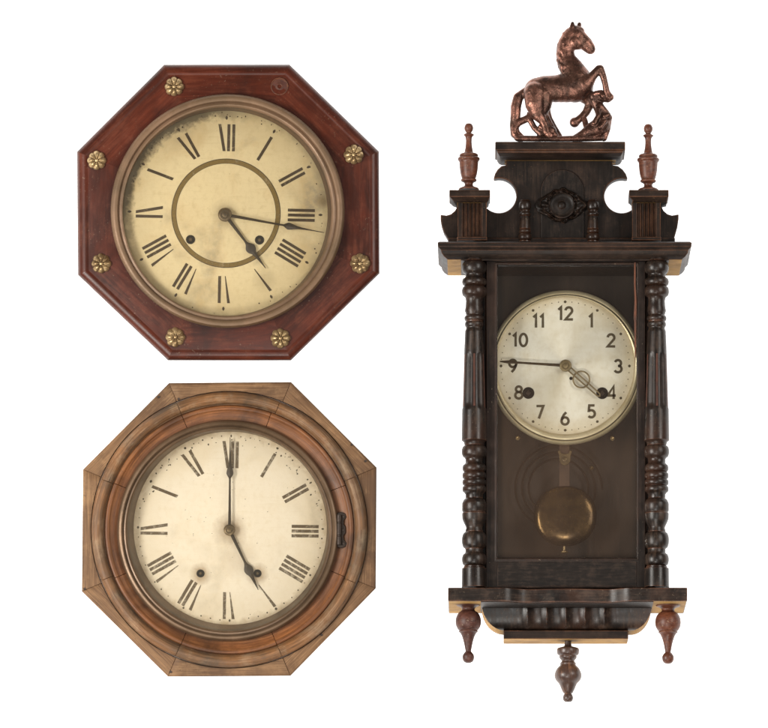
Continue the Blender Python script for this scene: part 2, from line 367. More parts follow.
# silvered dial: spun metal under lacquer
t = NT('silvered_dial'); ob = t.coord('Object')
n1 = t.noise(ob, 20, 5, 0.6); n2 = t.noise(ob, 120, 5, 0.7)
ln = t.n('ShaderNodeVectorMath', operation='LENGTH'); t.l(ob, ln.inputs[0]); rad = t.math('DIVIDE', ln.outputs['Value'], 69 * U)
col = t.mix(t.ramp(n1, [(0.4, 0.0), (0.7, 1.0)]), lin(238, 234, 222), lin(226, 218, 198))
col = t.mix(t.ramp(n2, [(0.62, 0.0), (0.78, 0.5)]), col, lin(188, 170, 132))
col = t.mix(t.ramp(rad, [(0.72, 0.0), (1.0, 0.6)]), col, lin(204, 184, 144))
tg = t.n('ShaderNodeTangent', direction_type='RADIAL', axis='Y')
col = t.mix(t.ramp(t.noise(ob, 55, 5, .7), [(.45, 0.0), (.75, .45)]), col, lin(190, 172, 134))
p = t.bsdf(col, 0.46, 0.36); p.inputs['Anisotropic'].default_value = 0.75; p.inputs['Anisotropic Rotation'].default_value = 0.0
t.l(tg.outputs[0], p.inputs['Tangent']); M['dial_silver'] = t.m

def ink(name, c, fade_lo, fade_hi, amt):
    t = NT(name); ob = t.coord('Generated'); gm = t.n('ShaderNodeNewGeometry')
    n = t.noise(gm.outputs['Position'], 150, 6, 0.75); n2 = t.noise(gm.outputs['Position'], 40, 3, 0.6)
    s = t.math('ADD', t.math('MULTIPLY', n, 0.7), t.math('MULTIPLY', n2, 0.3))
    f = t.ramp(s, [(fade_lo, 0.0), (fade_hi, amt)])
    d = t.n('ShaderNodeBsdfDiffuse'); d.inputs[0].default_value = c; tr = t.n('ShaderNodeBsdfTransparent'); mx = t.n('ShaderNodeMixShader')
    t.l(f, mx.inputs[0]); t.l(d.outputs[0], mx.inputs[1]); t.l(tr.outputs[0], mx.inputs[2]); t.l(mx.outputs[0], t.out.inputs[0]); return t.m
M['ink'] = ink('worn_black_paint', lin(74, 61, 47), 0.5, 0.72, 0.7)
M['ink_pale'] = ink('faded_grey_paint', lin(100, 86, 68), 0.44, 0.62, 0.7)
M['ink_ring'] = ink('olive_ring_paint', lin(128, 106, 60), 0.45, 0.75, 0.7)
M['ink_num'] = ink('grey_number_paint', lin(88, 79, 64), 0.5, 0.75, 0.5)

def glass(name, haze, hazec, spec=1.0, sm=(1, 1, 1), low=False):
    t = NT(name); ob = t.coord('Object', sm)
    n = t.noise(ob, 9, 3, 0.5, 0.8)
    tr = t.n('ShaderNodeBsdfTransparent'); tr.inputs[0].default_value = (0.97, 0.97, 0.955, 1)
    g = t.n('ShaderNodeBsdfGlossy'); g.inputs['Roughness'].default_value = 0.03; g.inputs[0].default_value = (1, 1, 1, 1)
    fr = t.n('ShaderNodeFresnel'); fr.inputs[0].default_value = 1.45
    d = t.n('ShaderNodeBsdfDiffuse'); d.inputs[0].default_value = hazec
    m1 = t.n('ShaderNodeMixShader'); t.l(t.math('MULTIPLY', fr.outputs[0], spec), m1.inputs[0]); t.l(tr.outputs[0], m1.inputs[1]); t.l(g.outputs[0], m1.inputs[2])
    h = t.ramp(n, [(0.3, haze * 0.3), (0.7, haze)])
    if low:
        sep = t.n('ShaderNodeSeparateXYZ'); t.l(t.coord('Object'), sep.inputs[0]); zz = t.math('DIVIDE', sep.outputs['Z'], 148 * U)
        h = t.math('MULTIPLY', h, t.ramp(t.math('ADD', t.math('MULTIPLY', zz, -.5), .5), [(0.3, 0.45), (0.62, 1.25), (1.0, 1.0)]))
    m2 = t.n('ShaderNodeMixShader'); t.l(h, m2.inputs[0]); t.l(m1.outputs[0], m2.inputs[1]); t.l(d.outputs[0], m2.inputs[2])
    t.l(m2.outputs[0], t.out.inputs[0]); return t.m
M['glass'] = glass('old_glass', 0.05, lin(214, 200, 176))
M['glass_door'] = glass('hazy_door_glass', 0.036, lin(186, 148, 120), 0.8, (1, 1, 0.6), True)

# ------------------------------------------------------------------ the setting: a glowing white backdrop
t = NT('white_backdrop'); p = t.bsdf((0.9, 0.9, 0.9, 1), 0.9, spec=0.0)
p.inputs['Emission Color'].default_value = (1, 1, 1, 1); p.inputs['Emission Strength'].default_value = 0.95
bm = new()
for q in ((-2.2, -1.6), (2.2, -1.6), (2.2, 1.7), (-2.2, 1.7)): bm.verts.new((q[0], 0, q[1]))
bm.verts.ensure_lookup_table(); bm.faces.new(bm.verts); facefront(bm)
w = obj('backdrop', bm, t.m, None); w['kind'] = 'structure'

# ------------------------------------------------------------------ shared clock pieces
def hand(bm, c, tip, d, prof, th=1.2, dz=0.0):
    """flat hand from the hub towards tip (image px); prof = (distance, half width)"""
    dx, dy = tip[0] - c[0], tip[1] - c[1]; ll = math.hypot(dx, dy); ux, uy = dx / ll, dy / ll
    P = smooth_prof([(hw, s) for s, hw in prof], 5); P = [(s, hw) for hw, s in P]
    L1 = [(c[0] + ux * s - uy * h, c[1] + uy * s + ux * h) for s, h in P]; R1 = [(c[0] + ux * s + uy * h, c[1] + uy * s - ux * h) for s, h in P]
    R1 = R1[::-1]
    lay = uvl(bm)
    n = len(L1)
    mid = [(c[0] + ux * s, c[1] + uy * s) for s, h in P]
    A = [bm.verts.new(W(x, y, d)) for x, y in L1]; B = [bm.verts.new(W(x, y, d)) for x, y in R1[::-1]]; Mv = [bm.verts.new(W(x, y, d + th)) for x, y in mid]
    A2 = [bm.verts.new(W(x, y, d - th * 0.4)) for x, y in L1]; B2 = [bm.verts.new(W(x, y, d - th * 0.4)) for x, y in R1[::-1]]
    for i in range(n - 1):
        bm.faces.new((A[i], A[i + 1], Mv[i + 1], Mv[i])); bm.faces.new((Mv[i], Mv[i + 1], B[i + 1], B[i]))
        bm.faces.new((A2[i], A2[i + 1], A[i + 1], A[i])); bm.faces.new((B[i], B[i + 1], B2[i + 1], B2[i])); bm.faces.new((B2[i], B2[i + 1], A2[i + 1], A2[i]))
    fix(bm)
def disc(bm, c, prof, n=40): ring(bm, c, prof, n=n, cap=True)
ROM = {1: 'I', 2: 'II', 3: 'III', 4: 'IIII', 5: 'V', 6: 'VI', 7: 'VII', 8: 'VIII', 9: 'IX', 10: 'X', 11: 'XI', 12: 'XII'}
def roman(c, d, r0, r1, hour, rot, w, pitch, mat, parent, thin=0.45):
    s = ROM[hour]; wid = {'I': pitch, 'V': pitch * 1.75, 'X': pitch * 1.75}
    tot = sum(wid[ch] for ch in s); x = -tot / 2; quads = []
    for ch in s:
        a = x; b = x + wid[ch]; m = (a + b) / 2; x = b
        if ch == 'I': quads.append((m - w / 2, m + w / 2, m - w / 2, m + w / 2, r0, r1))
        elif ch == 'V':
            quads.append((a + 0.2, a + 0.2 + w, m + 0.9, m + 0.9 + 0.7, r0, r1))
        else:
            quads.append((a + 0.4, a + 0.4 + w, b - 0.4 - w, b - 0.4, r0, r1))
    th = math.radians(hour * 30 + rot); ru = (math.sin(th), -math.cos(th)); tu = (math.cos(th), math.sin(th))
    bm = new(); uvl(bm)
    def pt(tan, r): return W(c[0] + ru[0] * r + tu[0] * tan, c[1] + ru[1] * r + tu[1] * tan, d)
    for q in quads:
        vs = [bm.verts.new(p) for p in (pt(q[0], q[5]), pt(q[1], q[5]), pt(q[3], q[4]), pt(q[2], q[4]))]; bm.faces.new(vs)
    facefront(bm)
    return obj('numeral', bm, mat, parent)
def dots(bm, c, d, items, mi=1):    # small painted marks inside the dial mesh: (angle deg, r, half length, half width)
    for a, r, hl, hw in items:
        th = math.radians(a); ru = (math.sin(th), -math.cos(th)); tu = (math.cos(th), math.sin(th)); vs = []
        for rr, tt in ((r + hl, 0), (r + hl * .5, hw * .8), (r, hw), (r - hl * .5, hw * .8), (r - hl, 0), (r - hl * .5, -hw * .8), (r, -hw), (r + hl * .5, -hw * .8)):
            vs.append(bm.verts.new(W(c[0] + ru[0] * rr + tu[0] * tt, c[1] + ru[1] * rr + tu[1] * tt, d)))
        f = bm.faces.new(vs); f.material_index = mi; f.normal_update()
        if f.normal.y > 0: f.normal_flip()
def arbor(c, d, r, parent):
    bm = new(); disc(bm, c, [(r + 0.7, d + .1), (r + 0.5, d + 0.8), (r - .2, d + 0.9), (r - 0.8, d + .5), (r - 1.2, d + .3)], 28)
    o = obj('winding_hole', bm, M['hole'], parent)
    bm = new(); disc(bm, c, [(r * .5, d + .2), (r * .46, d + 1.4), (r * .34, d + 1.9), (r * .12, d + 1.9)], 20)
    obj('arbor', bm, M['hub'], o)
def octagon_body(bm, verts, rows, cc, rin, dface, nside=14, joints=False):
    """octagonal board: rows = (inset, d) from the rim inwards, ending on the circle rin"""
    n = 8
    def inset(k):
        out = []
        for i in range(n):
            p0 = Vector(verts[i - 1]).to_2d() if False else Vector((verts[i - 1][0], verts[i - 1][1])); p1 = Vector(verts[i]); p2 = Vector(verts[(i + 1) % n])
            e1 = (p1 - p0).normalized(); e2 = (p2 - p1).normalized(); n1 = Vector((-e1.y, e1.x)); n2 = Vector((-e2.y, e2.x))
            b = (n1 + n2).normalized(); out.append(p1 + b * (k / b.dot(n1)))
        return out
    ctr = Vector(cc)
    area = sum(verts[i - 1][0] * verts[i][1] - verts[i][0] * verts[i - 1][1] for i in range(n))
    sg = 1 if area > 0 else -1
    ts = [0.0, 0.004] + [i / nside for i in range(1, nside)] + [0.996]
    lay = uvl(bm); offs = [(random.uniform(0, 900), random.uniform(0, 900)) for _ in range(n)]
    polys = [(inset(sg * k), d) for k, d in rows]
    grid = []
    for P, d in polys:
        row = []
        for s in range(n):
            a, b = P[s], P[(s + 1) % n]
            for t in ts:
                q = a.lerp(b, t); row.append((W(q.x, q.y, d - (0.5 if joints and t == 0 else 0)), q))
        grid.append(row)
    row = []
    base = polys[-1][0]
    for s in range(n):
        a, b = base[s], base[(s + 1) % n]
        for t in ts:
            q = a.lerp(b, t); v = (q - ctr).normalized() * rin + ctr
            row.append((W(v.x, v.y, dface - (0.5 if joints and t == 0 else 0)), v))
    grid.append(row)
    vv = [[bm.verts.new(p) for p, _ in r] for r in grid]; m = len(vv[0]); lt = len(ts)
    for i in range(len(vv) - 1):
        for j in range(m):
            k = (j + 1) % m; s = j // lt
            f = bm.faces.new((vv[i][j], vv[i][k], vv[i + 1][k], vv[i + 1][j]))
            e = (Vector(verts[(s + 1) % n]) - Vector(verts[s])).normalized(); nn = Vector((-e.y, e.x))
            for lp, (a, b) in zip(f.loops, ((i, j), (i, k), (i + 1, k), (i + 1, j))):
                q = grid[a][b][1]; lp[lay].uv = (q.dot(e) + offs[s][0], q.dot(nn) + (rows[a][1] * .7 if a < len(rows) else dface * .7) + offs[s][1])
    facefront(bm)
def case_box(parent, c, r, d1, mat):
    bm = new(); pts = [(c[0] + r * math.cos(math.radians(22.5 + 45 * i)), c[1] + r * math.sin(math.radians(22.5 + 45 * i))) for i in range(8)]
    prism(bm, pts, 1, d1, (0, 0, 1)); return obj('case_box', bm, mat, parent, bevel=1)

# ================================================================== CLOCK 1: red octagon with brass rosettes
k1 = empty('octagonal_wall_clock', W(228, 361, 0), 'dark red octagonal wall clock with brass flower studs round a yellowed dial', 'wall clock')
oct1 = [(164, 64.5), (289.5, 64.5), (379, 151.5), (379.5, 273.5), (291, 360.5), (168, 360.5), (78, 275), (77, 151.5)]
case_box(k1, (228, 205), 112, 50, M['mahogany'])
bm = new()
octagon_body(bm, oct1, [(7, 44), (4.5, 45), (3, 47), (0, 57.4), (1.3, 59.8), (2.8, 61.4), (4.8, 62.8), (7.2, 63.6), (9.2, 63.8), (10.2, 63.2), (11, 63.4)], (227.5, 211), 108, 65.5)
obj('frame', bm, M['mahogany'], k1, ang=50)
c1 = (227.6, 211)
bm = new()
ring(bm, c1, [(117, 62), (117, 70), (116.4, 73.4), (114.8, 75.6), (112.6, 76.4), (110.4, 75.8), (109.2, 74.2), (108.8, 73.2), (108, 73.6), (106.6, 74.2), (105.2, 73.6), (104.4, 72, -.6, .5), (103.4, 67, -1.6, 1.4), (102.6, 62, -2.6, 2.2)])
obj('bezel', bm, M['bezel_copper'], k1)
dc1 = (225.0, 213.2); d1 = 61.0
bm = new(); disc(bm, dc1, [(107, d1), (80, d1), (40, d1), (8, d1)], 120)
for f in bm.faces: f.material_index = 0
# inner band and hour marks are painted on the dial
def band(bm, c, r0, r1, d, mi):
    n = 120; a = [[bm.verts.new(W(c[0] + r * math.cos(2 * PI * i / n), c[1] + r * math.sin(2 * PI * i / n), d)) for i in range(n)] for r in (r0, r1)]
    for i in range(n):
        f = bm.faces.new((a[0][i], a[0][(i + 1) % n], a[1][(i + 1) % n], a[1][i])); f.material_index = mi; f.normal_update()
        if f.normal.y > 0: f.normal_flip()
band(bm, (226, 213.2), 50.0, 54.4, d1 + .22, 2)
band(bm, (226, 213.2), 54.0, 54.7, d1 + .26, 1)
band(bm, (226, 213.2), 49.7, 50.1, d1 + .26, 1)
dots(bm, dc1, d1 + .24, [(h * 30 + 1, 95.5, 2.2, 1.25) for h in range(12)])
random.seed(11)
dots(bm, dc1, d1 + .24, [(random.choice((random.uniform(-80, 60), random.uniform(60, 200))), random.uniform(96, 101), random.uniform(.3, 1.1), random.uniform(.3, .9)) for _ in range(46)])
dial1 = obj('dial', bm, [M['dial_gold'], M['ink'], M['ink_ring']], k1, origin=W(dc1[0], dc1[1], d1))
for h in range(1, 13): roman((225.3, 213.6), d1 + .3, 62.5, 89.5, h, 1.2, 2.9, 4.9, M['ink'], dial1)
for q in ((190.5, 239.5), (259.5, 240)): arbor(q, d1 + .1, 3.9, dial1)
hb = (225, 214.6)
bm = new(); hand(bm, hb, (324, 232.5), d1 + 5.2, [(-3, 1.6), (6, 1.55), (30, 1.25), (56, .95), (60, 1.3), (64, 3.5), (68, 2.9), (74, 1.5), (84, .75), (100.5, .3)]); obj('minute_hand', bm, M['hand'], k1)
bm = new(); hand(bm, hb, (266, 268.5), d1 + 3.4, [(-3, 1.9), (6, 1.75), (22, 1.45), (33, 1.15), (36.5, 1.9), (41, 4.9), (45, 4.5), (49, 2.2), (57, 1.2), (67.5, .35)]); obj('hour_hand', bm, M['hand'], k1)
bm = new(); disc(bm, hb, [(7, d1 + .2), (7, d1 + 6), (6.2, d1 + 7.6), (4.8, d1 + 8.2), (3.2, d1 + 8.0), (2.8, d1 + 9.2), (1.2, d1 + 9.6)], 32); obj('hand_hub', bm, M['hub'], k1)
bm = new(); disc(bm, (226.8, 211.6), [(105.5, 71.8), (70, 72.6), (30, 73.0), (4, 73.1)], 96); obj('glass', bm, M['glass'], k1)
def rosette(c, d, R, parent, turn=0.0, lobes=8):
    wob = .03; bm = new(); rs = [1.0, .97, .9, .8, .66, .5, .38, .28, .22, .19, .16, .09, .02]; n = 96; loops = []
    for s in rs:
        l = []
        for j in range(n):
            th = 2 * PI * j / n + turn; cv = abs(math.cos(lobes / 2 * th)); pet = cv ** 0.55
            if s > .2:
                rr = R * s * (0.84 + 0.16 * pet) * (1 + wob * math.sin(th + turn * 9) + wob * .7 * math.sin(3 * th + turn * 20))
                h = 5.6 * (1 - s ** 2.6) ** .6 * (0.5 + 0.5 * pet) * (1.0 if s > .45 else .82 - (0.45 - s) * 1.2) + 0.9
            else: rr = R * s; h = 4.0 + 1.5 * math.sqrt(max(0, 1 - (s / .2) ** 2))
            q = W(c[0], c[1], d + h); l.append(q + Vector((L(rr, d) * math.cos(th), 0, L(rr, d) * math.sin(th))))
        loops.append(l)
    q0 = W(c[0], c[1], d - .2); loops.insert(0, [Vector((p.x, q0.y, p.z)) for p in loops[0]])
    loft(bm, loops, cap1=True); facefront(bm)
    return obj('rosette', bm, M['brass'], parent, ang=60)
for i, q in enumerate(((174, 86.5), (96.5, 160.2), (101, 263.5), (175.5, 337), (280.5, 338), (360, 263.5), (354, 154.5))):
    rosette(q, 63.6, random.uniform(9.5, 10.2), k1, random.uniform(-.4, .4))
bm = new(); ring(bm, (279.5, 86.2), [(9.0, 63.4), (8.7, 64.6), (8.2, 64.7), (7.4, 64.0), (4.6, 64.0), (2.4, 64.6), (1.9, 64.3), (1.2, 62.6), (.3, 62.9)], 40, cap=True)
M['scar'] = wood('rubbed_wood', [(0.3, lin(64, 29, 21)), (0.7, lin(90, 46, 30))], gu=.05, gv=.1, rough=(.5, .7), dirt=.8, wear=lin(140, 88, 54), wear_r=.8, wear_amt=.8, bump=.4, stain=lin(46, 24, 17), stain_amt=.8, stain_scale=90)
obj('rosette_scar', bm, M['scar'], k1, 'rubbed round mark where a flower stud is missing')

# ================================================================== CLOCK 2: weathered brown octagon
k2 = empty('octagonal_wall_clock', W(229, 677, 0), 'weathered light brown octagonal wall clock with ringed wooden moulding and cream dial', 'wall clock')
oct2 = [(169, 383), (291, 382), (376.6, 467.5), (375.8, 588.5), (290.5, 676), (168, 676.8), (81.8, 591.5), (83, 469.5)]
case_box(k2, (229, 524), 118, 38, M['walnut_board'])
bm = new(); octagon_body(bm, oct2, [(6, 42), (4, 43), (3, 44), (0, 57), (.5, 58.6), (1.6, 59.4), (4, 59.8)], (229.3, 529.8), 138.9, 60.2, joints=True); obj('frame', bm, M['walnut_board'], k2, ang=50)
jn = [math.radians(22.5 + 45 * i + random.uniform(-1, 1)) for i in range(8)]
c2 = (229.3, 529.8)
bm = new(); ring(bm, c2, [(139.2, 56), (138.4, 56), (138.0, 61), (136.6, 64.6), (134, 66.9), (131, 67.4), (128.6, 66.2), (127, 64.4), (126.2, 62.8), (125.6, 61.4), (124.8, 61)], 160, jn)
obj('moulding_ring', bm, M['walnut_moulding'], k2, 'greyed half round ring moulding')
jn2 = [a + math.radians(random.uniform(-2, 2)) for a in jn]
bm = new(); ring(bm, c2, [(125.3, 60.2), (124.8, 61.6), (123.4, 62.8), (121.6, 63), (120.2, 62.4), (119.4, 61.2), (118.8, 60.9), (117.4, 60), (115.4, 59), (112.6, 58.2), (108, 58)], 160, jn2)
obj('cove_ring', bm, M['walnut_cove'], k2, 'orange brown inner cove moulding')
b2 = (227.8, 530.6); dc2 = (230.4, 528.2); d2 = 42.0
bm = new(); ring(bm, b2, [(110.6, 56), (110.6, 60), (110, 62.4), (108.4, 63.8), (106.4, 64), (105, 62.6), (104.4, 61.2), (103.6, 61.8), (102.4, 62), (101.2, 61), (100.4, 58.6, .4, -.4), (98.6, 50, 1.6, -1.6), (96.6, 43, 2.4, -2.4)])
obj('bezel', bm, M['bezel_bronze'], k2)
bm = new(); disc(bm, dc2, [(101, d2), (60, d2), (8, d2)], 120)
dots(bm, dc2, d2 + .2, [(i * 6 + .5, 92.3 + random.uniform(-.5, .5), (1.5 if i % 5 == 0 else .8) * random.uniform(.7, 1.2), (1.3 if i % 5 == 0 else .75) * random.uniform(.6, 1.2)) for i in range(60) if random.random() > .1])
dots(bm, (229.4, 529.8), d2 + .2, [(random.uniform(-75, 80), random.uniform(84, 95), random.uniform(.3, 1.2), random.uniform(.3, .9)) for _ in range(44)])
dots(bm, (229.4, 529.8), d2 + .2, [(random.uniform(0, 360), random.uniform(10, 90), random.uniform(.2, .6), random.uniform(.2, .5)) for _ in range(30)])
dial2 = obj('dial', bm, [M['dial_cream'], M['ink_num']], k2, origin=W(dc2[0], dc2[1], d2))
nc2 = (229.6, 530.2)
for h in range(1, 13): roman(nc2, d2 + .3, 62, 89, h, 0.8, 3.1, 4.7, M['ink_pale'], dial2)
for q in ((200.5, 573.5), (257.5, 573.5)): arbor(q, d2 + .1, 3.3, dial2)
hb = (229.5, 530)
bm = new(); hand(bm, hb, (230.2, 437.5), d2 + 5.2, [(-3, 1.5), (6, 1.45), (25, 1.2), (48, .95), (52, 1.3), (56, 3.4), (60, 2.9), (66, 1.4), (78, .7), (92.5, .35)]); obj('minute_hand', bm, M['hand'], k2)
bm = new(); hand(bm, hb, (258.4, 590.2), d2 + 3.4, [(-3, 1.8), (6, 1.65), (22, 1.35), (34, 1.15), (38, 1.9), (43, 4.5), (47, 4.1), (51, 2.1), (58, 1.1), (66.5, .35)]); obj('hour_hand', bm, M['hand'], k2)
bm = new(); disc(bm, hb, [(5.8, d2 + .2), (5.8, d2 + 6), (5.2, d2 + 7.4), (4, d2 + 8), (2.6, d2 + 7.8), (2.3, d2 + 9), (.9, d2 + 9.4)], 32); obj('hand_hub', bm, M['hub'], k2)
bm = new(); disc(bm, (228.2, 530.2), [(102.5, 58.8), (60, 59.4), (4, 59.6)], 96); obj('glass', bm, M['glass'], k2)
# iron hinge on the right of the bezel
bm = new(); prism(bm, [(337, 513), (341, 512), (345, 513.5), (346.5, 517), (344, 520), (343.4, 524), (345.5, 527), (345.5, 533), (343.2, 536), (344, 540), (346.8, 543.5), (345, 547), (341, 548), (337, 546.5)], 56, 61)
hg = obj('hinge', bm, M['iron'], k2, bevel=.5)
bm = new(); lathe(bm, 339.2, 62, beads(('s', 2.6, 515, 2.6, 522), ('s', 2.1, 522.5, 2.1, 523.4), ('s', 2.6, 524, 2.6, 535), ('s', 2.1, 535.5, 2.1, 536.4), ('s', 2.6, 537, 2.6, 545)), 16); obj('knuckle', bm, M['iron'], hg)
for q in ((343.4, 516.5), (343, 530), (343.6, 543.5)):
    bm = new(); disc(bm, q, [(1.3, 60.8), (1.2, 61.8), (.3, 62.1)], 14); obj('screw_head', bm, M['nail'], hg)
for q in ((158.5, 397), (178.6, 399), (352, 444.5), (365.5, 461), (321.5, 635), (84.5, 589), (170.5, 672)):
    bm = new(); disc(bm, q, [(1.15, 59.6), (1.1, 60.7), (.3, 60.5)], 14); obj('nail_head', bm, M['nail'], k2)

# ================================================================== CLOCK 3: black pendulum clock
k3 = empty('pendulum_wall_clock', W(567, 644, 0), 'tall black wall clock with turned columns, brass pendulum and bronze horse on top', 'wall clock')
E, EG, ED, RAW = M['ebony'], M['ebony_gloss'], M['ebony_dark'], M['raw']
def raw_sides(bm, thr=-0.35, under=True):     # unfinished wood on faces that look sideways or down
    bm.normal_update()
    for f in bm.faces:
        if f.normal.z < -0.996: f.material_index = 1
# case
bm = new(); box(bm, 474, 250, 656, 596, .6, 8, (0, 0, 1)); obj('back_panel', bm, M['panel'], k3)
for x0, x1 in ((476, 486), (646, 655.5)):
    bm = new(); box(bm, x0, 258, x1, 590, 8.3, 76, (0, 0, 1)); obj('side_panel', bm, E, k3, bevel=.8)
bm = new(); box(bm, 487, 259, 645, 264, 8.3, 75); obj('top_panel', bm, E, k3)
# door: frame, hazy glass, split edge
def frame_loop(x0, y0, x1, y1, d): return [W(x0, y0, d), W(x1, y0, d), W(x1, y1, d), W(x0, y1, d)]
bm = new()
o_, i_ = (486.5, 258.5, 645, 588), (497.5, 265, 636.5, 557.5)
loft(bm, [frame_loop(*o_, 74), frame_loop(*o_, 82.5), frame_loop(i_[0] - 2.6, i_[1] - 2.6, i_[2] + 2.4, i_[3] + 3.4, 82.5), frame_loop(i_[0] - 1.8, i_[1] - 2, i_[2] + 1.6, i_[3] + 2.2, 83.4),
          frame_loop(i_[0] - .4, i_[1] - .6, i_[2] + .4, i_[3] + .6, 82.8), frame_loop(*i_, 80.5), frame_loop(*i_, 74)])
facefront(bm); grain(bm, (0, 0, 1))
door = obj('door', bm, M['door'], k3, ang=25, bevel=.5)
bm = new(); box(bm, 496.2, 263.6, 637.8, 559, 76.5, 77.6, (0, 0, 1)); obj('glass', bm, M['glass_door'], door)
bm = new(); prism(bm, [(634.2, 262), (635.8, 262), (635.7, 285), (636.8, 300), (636.4, 330), (636.2, 352), (635.2, 366), (634.6, 350), (634.2, 322), (633.6, 318), (634.6, 300), (634, 280)], 82, 84.2, (0, 0, 1)); obj('split_edge', bm, M['split'], door, 'bare orange split edge of the door', bevel=.4)
bm = new(); box(bm, 497.5, 561.6, 636.4, 586.4, 82, 82.9, (1, 0, 0)); obj('rail_panel', bm, M['ebony_dark'], door, bevel=.4)
# turned columns
col_prof = beads(('s', 8.5, 257, 9.5, 261), ('b', 9, 12.2, 261.2, 274), ('s', 8.7, 275, 8.9, 277), ('b', 9.5, 12.2, 278, 286), ('b', 10.2, 12.4, 286.6, 296.5),
    ('s', 9, 297.6, 8.3, 301), ('s', 8.6, 306, 9.4, 311), ('s', 8.4, 314, 8.2, 315), ('b', 8.6, 9.9, 316, 321), ('b', 8.4, 9.4, 322, 327), ('s', 8.2, 328, 8.4, 329.5),
    ('s', 9.2, 331, 10.2, 354), ('s', 10.4, 355, 12.0, 408), ('s', 12.2, 409, 12.6, 440.5), ('s', 10.6, 442, 10, 444), ('b', 9.6, 12.6, 445.5, 458), ('s', 8.8, 459.5, 8.8, 463),
    ('b', 10, 11.8, 464.5, 472), ('b', 10.4, 12, 472.5, 479), ('b', 10.4, 12, 479.5, 485.5), ('b', 10.2, 12, 486, 492.5), ('s', 8.8, 494.5, 8.6, 498.5), ('s', 10.6, 500, 12, 503), ('s', 12.2, 504, 12.2, 511),
    ('s', 11.4, 512, 11.4, 512.6), ('s', 12.2, 513.6, 12, 519), ('s', 10.6, 522.5, 8.4, 527), ('s', 8.2, 528.5, 9, 531), ('b', 9, 12.4, 532, 549), ('s', 8.9, 550, 8.9, 552.5), ('b', 9.4, 12.3, 553.5, 566),
    ('s', 10.6, 566.6, 10.6, 567.8), ('s', 12.2, 568.6, 12.5, 587.5))
def flute(t, Y):
    if 354.5 < Y < 408.5:
        return 1 - 0.06 * max(0, -math.cos((t + PI / 2) * 6)) ** .8
    return 1
# denser rows through the fluted shaft
def dens(p):
    out = []
    for a, b in zip(p, p[1:]):
        out.append(a)
        if b[1] - a[1] > 12:
            for i in range(1, 12): out.append((a[0] + (b[0] - a[0]) * i / 12, a[1] + (b[1] - a[1]) * i / 12))
    out.append(p[-1]); return out
cp = dens(col_prof)
M['flute'] = wood('rubbed_red_arris', [(0.3, lin(70, 38, 28)), (0.7, lin(100, 58, 42))], gu=.02, gv=.3, rough=(.4, .6), dirt=.3, stain=lin(44, 30, 24), stain_amt=.9, stain_scale=40)
for X, skew in ((474.2, 0), (656.6, 0)):
    bm = new(); lathe(bm, X, 84, cp, 64, fl=flute); cl = obj('column', bm, EG, k3, ang=40)
    for k in range(6):      # rubbed red edges between the flutes
        t = -PI / 2 + k * PI / 3
        if math.sin(t) > 0.35: continue
        bm = new(); pts = []
        lay = uvl(bm)
        rows = []
        for i in range(9):
            Y = 355 + 52.5 * i / 8; r = 10.4 + 1.6 * i / 8; q = W(X, Y, 84); rr = L(r + .12, 84); hw = .085
            rows.append([q + Vector((rr * math.cos(t + s), rr * math.sin(t + s), 0)) for s in (-hw, hw)])
        loft(bm, rows, closed=False, uv=lambda i, j: (i * 6.5, j * 2 + k * 17)); fix(bm); obj('arris', bm, M['flute'], cl)
# cornice
bm = new(); rect_loft(bm, [(439, 690, 241.6, 98), (437.6, 691.8, 242.6, 100), (438, 691.4, 246.5, 100), (440, 689.4, 249, 98), (440.8, 688.6, 249.8, 97), (441.6, 687.8, 253, 96), (444, 685.4, 256.5, 93), (446.6, 682.8, 258.6, 90), (447.4, 682, 259.6, 89)], .8)
obj('cornice', bm, [E, RAW], k3, bevel=.4)
bm = new(); box(bm, 461, 258.4, 669, 260.4, 8, 89.6); obj('soffit', bm, M['ebony_dark'], k3)
# crest board
left = [(506, 158), (506, 165)] + [(501.5, 166), (497.6, 169.4), (495, 173.6), (493.6, 178.6)] + arc(499, 195.6, 17.4, -103, 132, 26) + [(482, 206), (458, 203)] + [(457.2, 206.4), (455, 210.6), (451, 214), (446.5, 215.4), (440.6, 214.6), (440.6, 219), (441.6, 225), (444, 232.5), (449.5, 241.5), (450, 246)]
right = [(612.2, 158), (612.4, 165)] + [(618, 166), (622.6, 169.4), (625.8, 173.6), (627.6, 178.6)] + arc(621.6, 195.8, 17.3, -78, -312, 26) + [(637, 206), (660.6, 203)] + [(661.4, 206.4), (663.6, 210.6), (667.5, 214), (672, 215.4), (678.7, 214.2), (678.6, 219), (677.6, 226), (675.8, 232.5), (673, 241.5), (672.5, 246)]
bm = new(); prism(bm, left + right[::-1], 14, 26, (0, 0, 1)); obj('crest', bm, E, k3, bevel=.7)
bm = new(); prism(bm, [(541, 241)] + [(541, 205)] + arc(562.3, 191, 21.5, 180, 360, 20) + [(584, 205), (584, 241)], 25, 27.6, (0, 0, 1)); obj('arch_panel', bm, ED, k3, 'darker raised arch behind the carved flower', bevel=.6)
bm = new(); rect_loft(bm, [(495.6, 624.8, 141.6, 56), (495.2, 625.2, 142.4, 57), (495.2, 625.2, 149.8, 57), (497, 623.2, 150.6, 55.4), (497.6, 622.6, 152.6, 55), (499.4, 620.8, 156, 49), (502, 618.4, 158.8, 40), (504.6, 615.8, 160.2, 29)], 8)
obj('top_moulding', bm, [E, RAW], k3, bevel=.4)
bm = new(); box(bm, 448, 237.5, 675, 243.4, 12, 30.5); obj('crest_plinth', bm, E, k3, bevel=.8)
